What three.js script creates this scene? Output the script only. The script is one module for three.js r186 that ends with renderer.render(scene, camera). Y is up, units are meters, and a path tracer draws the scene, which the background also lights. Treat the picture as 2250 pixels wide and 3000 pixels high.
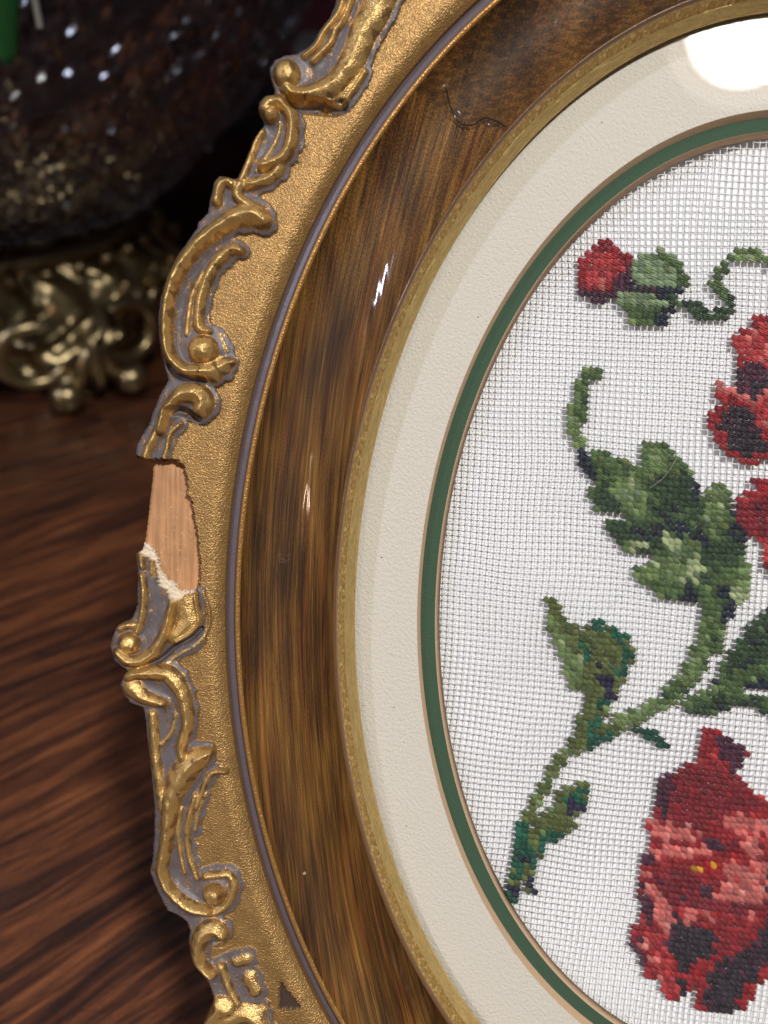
import * as THREE from 'three';
import { mergeGeometries } from 'three/addons/utils/BufferGeometryUtils.js';
import { createNoise2D, createNoise3D } from 'simplex-noise';

// ---------- camera, room level, lamps, exposure ----------
const scene = new THREE.Scene();
const camera = new THREE.PerspectiveCamera(60, 0.75, 0.02, 8);
camera.position.set(-0.0916, 0.3104, 0.1624);
camera.rotation.set(-34 * Math.PI / 180, 0, 0);
camera.focus = 0.215;
camera.userData.fStop = 9.5;
scene.background = new THREE.Color(0.022, 0.021, 0.024);
const renderer = new THREE.WebGLRenderer({ antialias: true });
renderer.setSize(768, 1024);
renderer.toneMapping = THREE.LinearToneMapping;
renderer.toneMappingExposure = 1.0;
renderer.shadowMap.enabled = true;

let seed = 20240611;
const rnd = () => { seed = (seed * 1664525 + 1013904223) >>> 0; return seed / 4294967296; };
const n2 = createNoise2D(rnd), n3 = createNoise3D(rnd), n2b = createNoise2D(rnd);
const lerp = (a, b, f) => a + (b - a) * f;
const clamp = (v, a = 0, b = 1) => Math.min(b, Math.max(a, v));
const step = (a, b, v) => { const f = clamp((v - a) / (b - a)); return f * f * (3 - 2 * f); };
const MM = 0.001;

const taken = {};
function numbered(name) { const k = taken[name] = (taken[name] ?? -1) + 1; return k ? name + '_' + String(k).padStart(3, '0') : name; }
function thing(name, label, category, position = [0, 0, 0], group) {
  const g = new THREE.Group(); g.name = numbered(name); g.position.set(...position);
  g.userData = { label, category }; if (group) g.userData.group = group;
  scene.add(g); return g;
}
function part(name, geometry, material, parent, label) {
  const m = new THREE.Mesh(geometry, material); m.name = name; m.castShadow = m.receiveShadow = true;
  if (label) m.userData.label = label;
  parent.add(m); return m;
}
const std = (o) => new THREE.MeshStandardMaterial(o);
const phys = (o) => new THREE.MeshPhysicalMaterial(o);
const lin = (r, g, b) => new THREE.Color().setRGB(r, g, b);

// ceiling lamps, out of the frame: shaded globes that the picture glass and the varnish mirror
const LAMPS = [
  { at: [0.3739, 1.5322, 0.8640], aim: [0.08, 0.1, 0.12], r: 0.1, power: 8.1, cone: 0.36, color: 0xfffcf8, glow: 25, label: 'large shaded globe lamp mirrored at the top of the picture glass' },
  { at: [-1.3420, 1.4920, 0.5130], aim: [-0.2, 0.15, -0.3], r: 0.03, power: 2.4, cone: 0.6, color: 0xdfe6ff, glow: 130, label: 'small shaded cool white lamp over the cut glass bowl' },
  { at: [-1.0350, 0.8940, 1.2240], aim: [-0.1, 0.15, 0], r: 0.03, power: 0.4, cone: 0.5, color: 0xffdcc4, glow: 60, label: 'small shaded warm lamp facing the bare wood patch' },
];
for (const { at, aim, r, power, cone, color, glow, label } of LAMPS) {
  const lamp = thing('ceiling_lamp', label, 'lamp', at, 'ceiling lamps above the table');
  const look = new THREE.Group(); look.name = 'head'; lamp.add(look);
  look.lookAt(...aim);                                       // the head's z axis points at the aim
  part('globe', new THREE.SphereGeometry(r, 32, 20), std({ color: 0xffffff, emissive: color, emissiveIntensity: glow, roughness: 0.6 }), look);
  const shade = new THREE.LatheGeometry([[0.02, -2.2], [0.5, -2.0], [0.95, -1.2], [1.35, 0.1], [1.38, 0.1], [1.0, -1.25], [0.52, -2.06], [0.02, -2.26]].map(([a, b]) => new THREE.Vector2(a * r, b * r)), 40);
  shade.rotateX(Math.PI / 2);
  part('shade', shade, std({ color: 0x3a3028, roughness: 0.6 }), look);
  const light = new THREE.SpotLight(color, power, 0, cone, 0.85, 2);
  light.castShadow = true; light.shadow.radius = r * 0.95 / 0.02;
  light.position.set(0, 0, 0); lamp.add(light);
  light.target.position.set(aim[0] - at[0], aim[1] - at[1], aim[2] - at[2]); lamp.add(light.target);
}

// ---------- textures ----------
function dataTexture(w, h, fn, srgb = false, wrap = THREE.RepeatWrapping) {
  const d = new Uint8Array(w * h * 4);
  for (let j = 0; j < h; j++) for (let i = 0; i < w; i++) {
    const c = fn(i / w, j / h), k = 4 * (j * w + i);
    d[k] = clamp(c[0]) * 255; d[k + 1] = clamp(c[1]) * 255; d[k + 2] = clamp(c[2]) * 255; d[k + 3] = 255;
  }
  const t = new THREE.DataTexture(d, w, h, THREE.RGBAFormat);
  t.wrapS = t.wrapT = wrap; t.magFilter = t.minFilter = THREE.LinearFilter;
  if (srgb) t.colorSpace = THREE.SRGBColorSpace;
  t.needsUpdate = true; return t;
}
const tone = (stops, f) => {
  f = clamp(f) * (stops.length - 1); const i = Math.min(stops.length - 2, Math.floor(f)), k = f - i;
  return [0, 1, 2].map((c) => lerp(stops[i][c], stops[i + 1][c], k) / 255);
};
const repeat = (t, x, y = x) => { const c = t.clone(); c.repeat.set(x, y); c.needsUpdate = true; return c; };
const grains = (n) => { const a = new Float32Array(n * n).map(() => rnd()); return (u, v) => { const x = u * n, y = v * n, i = Math.floor(x), j = Math.floor(y), f = x - i, g = y - j, q = (k, l) => a[((l + n) % n) * n + ((k + n) % n)]; return lerp(lerp(q(i, j), q(i + 1, j), f), lerp(q(i, j + 1), q(i + 1, j + 1), f), g); }; };
const ga = grains(128), gb = grains(61), gc = grains(233);
const gritTex = dataTexture(512, 512, (u, v) => {
  const k = 0.45 * ga(u, v) + 0.08 * gb(u, v) + 0.35 * gc(u, v) + (ga(v, u) > 0.93 ? 0.3 : 0);
  return [k, k, k];
});
const paperTex = dataTexture(512, 512, (u, v) => {
  const k = 0.5 + 0.22 * n2(u * 30, v * 30) + 0.2 * n2b(u * 75, v * 75) + 0.12 * n2(u * 160 + 9, v * 160);
  return [k, k, k];
});
const alongTex = dataTexture(512, 512, (u, v) => {
  const k = 0.5 + 0.3 * n2(u * 6, v * 30) + 0.2 * n2b(u * 16, v * 60);
  return [k, k, k];
});
const leafTex = repeat(dataTexture(512, 512, (u, v) => {
  const k = 0.93 + 0.05 * n2(u * 9, v * 20) + 0.05 * n2b(u * 40, v * 60), d = n2(u * 26, v * 50 + 9) + 0.5 * n2b(u * 80, v * 90) > 1.08 ? 0.6 : 1;
  return [k * d, k * d * (d < 1 ? 0.85 : 1), k * d * (d < 1 ? 0.7 : 1)];
}, true), 12, 40);
const speckleTex = repeat(dataTexture(512, 512, (u, v) => {                 // darker tint with paler grains, for the gilt hollow
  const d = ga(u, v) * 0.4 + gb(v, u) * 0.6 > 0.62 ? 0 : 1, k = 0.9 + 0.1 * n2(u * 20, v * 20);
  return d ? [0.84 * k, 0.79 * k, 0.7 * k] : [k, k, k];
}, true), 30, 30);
const brushTex = dataTexture(512, 512, (u, v) => {
  const k = 0.5 + 0.3 * n2(u * 90, v * 5) + 0.2 * n2b(u * 170, v * 9);
  return [k, k, k];
});

// ---------- the table ----------
const tableTex = dataTexture(2048, 1024, (u, v) => {
  const w = 0.012 * n2(u * 3, v * 4), y = v + w + 0.004 * n2b(u * 9, v * 14);
  let g = 0.5 + 0.34 * n2(u * 4.5, y * 44) + 0.36 * n2b(u * 11, y * 100) + 0.2 * n2(u * 26 + 4, y * 190);
  const vein = step(0.2, 0.65, n2b(u * 3.6 + 7, y * 30)) * 0.6;
  g = 0.42 + (g - 0.5) * 0.5 - vein * 0.38 + 0.1 * n2(u * 1.5, v * 3);
  const pore = n2(u * 50, y * 420) > 0.55 ? -0.2 : 0;
  return tone([[31, 20, 19], [47, 28, 22], [70, 40, 27], [97, 56, 34], [124, 74, 44], [150, 97, 60]], g + pore + 0.16);
}, true);
{
  const table = new THREE.Group(); table.name = 'table'; table.userData = { kind: 'structure', label: 'dark streaked rosewood table top', category: 'table' };
  table.position.set(-0.2, 0, -0.45); scene.add(table);
  const g = new THREE.BoxGeometry(1.7, 0.03, 1.5); g.translate(0, -0.015, 0);
  const p = g.attributes.position, uv = g.attributes.uv, a = 37 * Math.PI / 180, c = Math.cos(a), s = Math.sin(a);
  for (let i = 0; i < p.count; i++) uv.setXY(i, (p.getX(i) * c - p.getZ(i) * s) / 0.75 + 0.13, (p.getX(i) * s + p.getZ(i) * c) / 0.375 + 0.31 + p.getY(i) * 2);
  part('table_top', g, phys({ map: tableTex, roughness: 0.42, clearcoat: 0.4, clearcoatRoughness: 0.2 }), table);
}

// ---------- the framed needlework ----------
const RELIEF = [ // [ornament, height, [x, y, half width] ...], millimetres from the oval's centre
 [0,3.2,[[-114.5,122.2,2.98]]],
 [0,2.6,[[-114.34,119.16,1.36],[-113.09,117.95,1.5],[-110.39,117.62,1.65],[-106.67,118.71,1.79],[-103.39,120.67,1.93],[-100.54,124.21,2.08],[-98.74,128.14,2.22],[-97.35,131.66,2.37],[-95.35,134.77,2.51],[-93.38,139.43,2.66],[-91,143.29,2.8]]],
 [0,1.5,[[-106.74,117.36,.68],[-102.58,116.06,.68],[-100.13,118.52,.68],[-97.09,122.86,.68]]],
 [0,1,[[-106.38,118.67,1.81],[-102.64,118.65,1.81],[-99.37,121.81,1.81]]],
 [0,1.7,[[-98.75,141.33,.77],[-100.14,138.21,.77],[-102.14,133.53,.77],[-103.77,131.57,.77]]],
 [0,1.5,[[-103.78,131.23,.77],[-105.19,128.48,.77],[-108.68,125.14,.77]]],
 [0,1.4,[[-101.82,139.89,.72],[-102.6,136.37,.72],[-104.02,134.02,.72],[-106.46,130.89,.72],[-108.09,128.14,.72],[-110.56,126.18,.72]]],
 [1,3,[[-118.01,113.5,1.81]]],
 [1,2.8,[[-119.08,114.75,1.36],[-118.04,115.95,1.31],[-115.96,116.09,1.27],[-113.87,114.32,1.22],[-113.15,111.12,1.18],[-113.7,107.11,1.13],[-115.27,104.3,1.09],[-117.77,102.9,1.04],[-119.86,102.29,.99]]],
 [1,1.8,[[-115.99,102.47,1.18],[-117.24,100.65,1.18],[-120.39,99.03,1.18],[-123.33,98.42,1.18]]],
 [1,1.3,[[-120.07,109.85,.9],[-121.32,107.84,.9],[-122.99,103.39,.9],[-124.67,99.53,.9]]],
 [1,.8,[[-115.85,111.55,.41],[-117.17,107.51,.41],[-121.36,101.44,.41]]],
 [2,2,[[-130.28,94.72,.9],[-129.43,98.19,.9],[-127.95,99,.9],[-126.6,98.39,.9]]],
 [2,2.2,[[-124.97,98.36,.99],[-125.47,95.91,.99],[-123.27,93.96,.99],[-120.32,92.86,.99]]],
 [2,3.4,[[-119.68,90.53,1.61],[-122.23,91.86,1.93],[-125.97,90.96,1.77],[-129.72,88.78,1.53],[-133.48,85.86,1.45],[-136.51,82.56,1.37],[-139.17,78.52,1.29],[-140.86,74.1,1.21],[-141.68,68.92,1.08],[-141.78,64.47,1.08],[-141.15,60.76,1.13],[-139.44,58.17,1.13],[-136.96,56.7,1.21],[-133.91,56.73,1.61],[-131.24,56.76,2.01]]],
 [2,4.2,[[-133.39,61.45,3.38]]],
 [2,2.2,[[-131.42,57.56,2.41],[-129.51,57.77,1.74],[-127.99,58.53,1.07],[-126.54,58.92,.4]]],
 [2,2.2,[[-124.69,83.77,.8],[-126.68,84.13,1.04],[-129.14,82.37,1.13],[-131.41,79.43,1.08],[-133,76.11,1.04],[-134,72.78,.96],[-134.38,69.07,.96],[-134.08,66.29,.96],[-131.99,65.68,.56]]],
 [2,1.1,[[-133.48,78.8,.64],[-135.96,73.61,.64],[-136.78,69.15,.64],[-137.25,65.05,.64]]],
 [2,.6,[[-129.75,65.14,.48],[-128.98,63.66,.48],[-128.02,61.42,.48]]],
 [3,3.4,[[-143.34,43.1,.88],[-142.17,46.7,1.04],[-139.85,50.12,1.29],[-137.36,51.65,1.69],[-134.68,51.49,1.93],[-133.34,49.63,1.93],[-133.92,47.94,1.61]]],
 [3,1.6,[[-142.7,46.54,.96],[-143.87,43.87,.96],[-145.25,40.81,.96],[-146.43,38.51,.96],[-147.02,36.4,.96]]],
 [3,1,[[-138.75,44.71,.56],[-141.2,42.39,.56],[-141.99,38.95,.56],[-142.78,36.27,.56]]],
 [4,1.5,[[-148.19,14.22,.68],[-147.94,11.23,.68]]],
 [4,1.7,[[-147.88,9.1,.8],[-147.55,5.21,.8],[-147.77,1.28,.8],[-148.5,-2.27,.8],[-149.19,-4.26,.8]]],
 [4,3.2,[[-151.08,-7.07,2.57]]],
 [4,1.6,[[-153.17,-3.59,.88],[-151.77,-2.77,.88],[-149.99,-2.72,.88]]],
 [4,2.8,[[-140.48,3.74,.72],[-141.2,.4,.88],[-142.08,-3.14,1.04],[-143.67,-6.72,1.13],[-146.05,-9.74,1.21],[-148.82,-11.2,1.29],[-151.59,-10.88,1.29],[-153.35,-9.16,1.04]]],
 [4,1.5,[[-137.96,4.25,2.41],[-137.38,1.13,2.41],[-137.39,-2.4,2.41],[-139.96,-5.22,2.41]]],
 [4,2.1,[[-135.43,5.07,.56],[-134.97,1.65,.56],[-134.55,-1.78,.56],[-136.32,-4.25,.56],[-139.86,-6.32,.56]]],
 [4,.5,[[-133.73,5.23,.36],[-132.64,1.53,.36],[-132.41,-2,.36],[-133.51,-5.17,.36],[-135.8,-7.53,.36],[-138.96,-9.36,.36],[-142.14,-11.75,.36]]],
 [5,2.8,[[-151.02,-14.82,1.21],[-149.23,-13.98,1.35],[-146.07,-13.88,1.49],[-142.52,-13.98,1.63],[-140.16,-15.68,1.77]]],
 [5,2.8,[[-140.14,-15.56,1.66],[-138.52,-18.77,1.44],[-137.4,-23.1,1.22],[-137.41,-26.93,1.11],[-138.73,-31.37,.99],[-138.3,-34.11,1.11]]],
 [5,2.4,[[-150.29,-17.57,1.88],[-147.58,-19.94,1.38],[-143.22,-21.18,.88]]],
 [5,.8,[[-140.25,-24.12,.55],[-141.36,-28.56,.55],[-143.57,-31.4,.55]]],
 [5,3.2,[[-131.98,-32.81,.88],[-134.7,-34.33,1.88],[-137.7,-37.31,2.32],[-139.89,-41.26,2.1],[-141.44,-45.75,1.66],[-141.9,-50.78,1.38],[-142.47,-55.27,1.22],[-143.27,-59.79,1.22],[-143.39,-62.61,1.11],[-141.64,-66.48,1.11],[-138.78,-69.46,1.22],[-135.59,-71.29,1.22],[-132.29,-71.7,.99]]],
 [5,1.4,[[-145.61,-24.18,1.11],[-145.21,-31.33,1.11],[-144.7,-36.86,1.11],[-144.06,-41.28,1.11],[-143.43,-46.84,1.11]]],
 [5,3.6,[[-130.85,-67.68,2.65]]],
 [5,1.6,[[-132.8,-63.48,.94],[-129.77,-63.07,.94],[-127.57,-62.97,.94],[-126.19,-65.16,.94],[-126.69,-68.01,.94],[-128.12,-70.62,.94],[-130.32,-72.14,.94],[-133.09,-72.55,.94]]],
 [5,1.3,[[-128.62,-38.07,.66],[-130.25,-37.74,.66],[-131.89,-38.41,.66],[-133.32,-40.91,.66],[-134.2,-43.72,.66],[-135.3,-46.55,.66]]],
 [5,1.3,[[-135.57,-43.77,.72],[-136.95,-48.85,.72],[-137.52,-53.35,.72],[-136.87,-58.95,.72],[-135.06,-63.95,.72]]],
 [5,.8,[[-133.07,-43.24,.5],[-134.83,-47.78,.5],[-135.67,-52.29,.5]]],
 [5,.9,[[-138.89,-46.79,.55],[-139.68,-52.42,.55],[-139.14,-58.03,.55],[-138.05,-62.79,.55]]],
 [6,3.2,[[-128.98,-77.33,1.33],[-130.36,-76.14,1.66],[-132.57,-76.53,1.77],[-134.22,-78.6,1.55],[-134.84,-81.47,1.38],[-134.23,-84.58,1.22],[-131.47,-87.58,.99]]],
 [6,1.6,[[-129.1,-85.77,.99],[-128.21,-88.59,.99],[-126.88,-91.97,.99],[-124.87,-95.32,.99]]],
 [6,1,[[-125.42,-84.66,1.44],[-123.2,-83.98,1.44]]],
 [6,1.2,[[-122.33,-88.45,1.55],[-120.94,-91.82,1.55]]],
 [6,1,[[-122.61,-96.6,1.66],[-119.83,-97.03,1.66]]],
 [7,2.6,[[-131.85,-101.64,2.21],[-130.18,-96.36,2.21],[-127.68,-96.23,2.21]]],
 [7,2.2,[[-127.45,-99.26,1.88],[-124.12,-97.35,1.88],[-120.79,-98.9,1.88],[-118.56,-103.4,1.88]]],
 [7,2.4,[[-130.21,-102.79,2.21],[-127.42,-108.44,2.21],[-124.06,-112.91,2.21]]],
];
const HOLLOWS = [
 [2.4,[[-113.53,116.22,1.09],[-110.6,115.72,1.09],[-107.26,115.49,1.09],[-104.34,115.2,1.09],[-102.26,115.67,1.09]]],
 [2.2,[[-141.44,47.27,.8],[-139.5,47.68,.8],[-137.17,47.02,.8],[-134.85,45.91,.8]]],
 [1.6,[[-134.3,-3.29,.52],[-136.67,-5.72,.52],[-140.23,-7.8,.52],[-144.21,-11.17,.52],[-149.2,-13.14,.52]]],
 [1.4,[[-131.56,-80.73,.88],[-129.45,-80.63,.88]]],
 [1.2,[[-141.39,57.76,.72],[-139.86,55.7,.72],[-136.77,54.98,.72],[-133.3,54.64,.72]]],
];
const OUTER_EDGE = [[-97.52,151.75],[-100.36,145.86],[-102.59,141.12],[-103.2,139.93],[-104.22,137.15],[-105.24,134.76],[-107.32,132.37],[-108.55,129.97],[-110.01,128.37],[-112.74,126.98],[-115.27,126.6],[-117.38,125.61],[-118.56,123.59],[-118.12,121.15],[-117.56,119.52],[-117.34,118.3],[-119.46,117.9],[-120.74,116.69],[-121.03,115.05],[-120.51,113.42],[-119.65,112.1],[-120.71,110.14],[-122.2,108.09],[-123.26,105.63],[-124.53,102.74],[-125.82,100.06],[-126.89,99.77],[-128.39,100.47],[-130.11,100.48],[-131.19,99.03],[-131.62,96.95],[-132.27,94.45],[-132.7,92.37],[-134.87,90.28],[-135.31,87.35],[-135.06,89.1],[-137,86.11],[-139.33,83.12],[-140.89,80.11],[-142.45,76.35],[-143.64,72.57],[-144.13,68.78],[-143.99,64.99],[-143.5,61.19],[-142.73,57.38],[-141.96,54.72],[-142.55,53.56],[-143.94,51.24],[-145.53,47.38],[-146.53,44.28],[-148.13,41.94],[-149.33,39.99],[-149.73,38.04],[-149.55,36.29],[-146.98,35.56],[-146.11,35.18],[-146.34,34.92],[-146.76,30.24],[-147.39,25.14],[-148.02,19.64],[-148.77,14.89],[-149.85,14.15],[-149.59,10.92],[-149.29,8.54],[-149.63,5.36],[-149.53,2.17],[-150.35,-.24],[-151.29,-2.07],[-153.79,-2.81],[-154.81,-3.96],[-155.92,-6.8],[-156.06,-8.42],[-155.08,-11.61],[-153.07,-13.09],[-151.26,-13.72],[-152.68,-14.77],[-153.71,-17.23],[-152.92,-19.64],[-151.52,-21.62],[-149.5,-22.37],[-148.34,-22.79],[-147.81,-25.85],[-147.28,-31.44],[-146.75,-35.92],[-146.06,-42.67],[-145.7,-48.33],[-145.84,-54.03],[-146.16,-59.77],[-146.91,-63.53],[-146.07,-65.51],[-144.12,-70.04],[-142.72,-72.86],[-140.19,-73.9],[-137.93,-75.54],[-137.09,-77.81],[-137.38,-80.15],[-136.82,-83.61],[-135.7,-86.47],[-132.88,-90.41],[-131.18,-93.83],[-130.61,-96.44],[-132.88,-98.62],[-134.02,-102.21],[-134.48,-104.59],[-132.89,-111.61],[-129.47,-117.35]];
const BARE_WOOD = [[-152.31,37.56],[-146.01,36.11],[-142.86,36.47],[-140.51,36.08],[-138.55,35.26],[-137.39,30.45],[-137.98,28.5],[-136.61,26.97],[-136.23,23.87],[-135.45,19.99],[-135.06,16.87],[-134.67,12.96],[-134.68,9.03],[-135.39,5.47],[-136.26,5.05],[-137.45,5.03],[-138.65,4.01],[-140.24,3.38],[-141.82,3.73],[-142.61,5.69],[-144.59,6.83],[-144.58,9.2],[-145.35,12.72],[-146.54,13.09],[-148.92,14.42],[-151.3,14.36],[-152.41,24.34]];
const GESSO = [[-150.49,16.54],[-148.5,16.59],[-146.92,16.23],[-144.95,13.52],[-144.57,10.38],[-142.6,8.06],[-140.62,6.92],[-139.83,5.36],[-135.87,5.46],[-136.27,4.86],[-137.45,4.95],[-138.65,3.81],[-140.24,3.18],[-141.82,3.54],[-142.61,5.49],[-144.59,6.63],[-144.78,9.19],[-145.55,12.52],[-146.54,12.89],[-148.92,14.22],[-150.91,14.18]];
const CHIP = [[-115.33,-89.17],[-113.48,-91.97],[-110.11,-96.14],[-110.38,-97.02],[-115.34,-97.17]];
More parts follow.
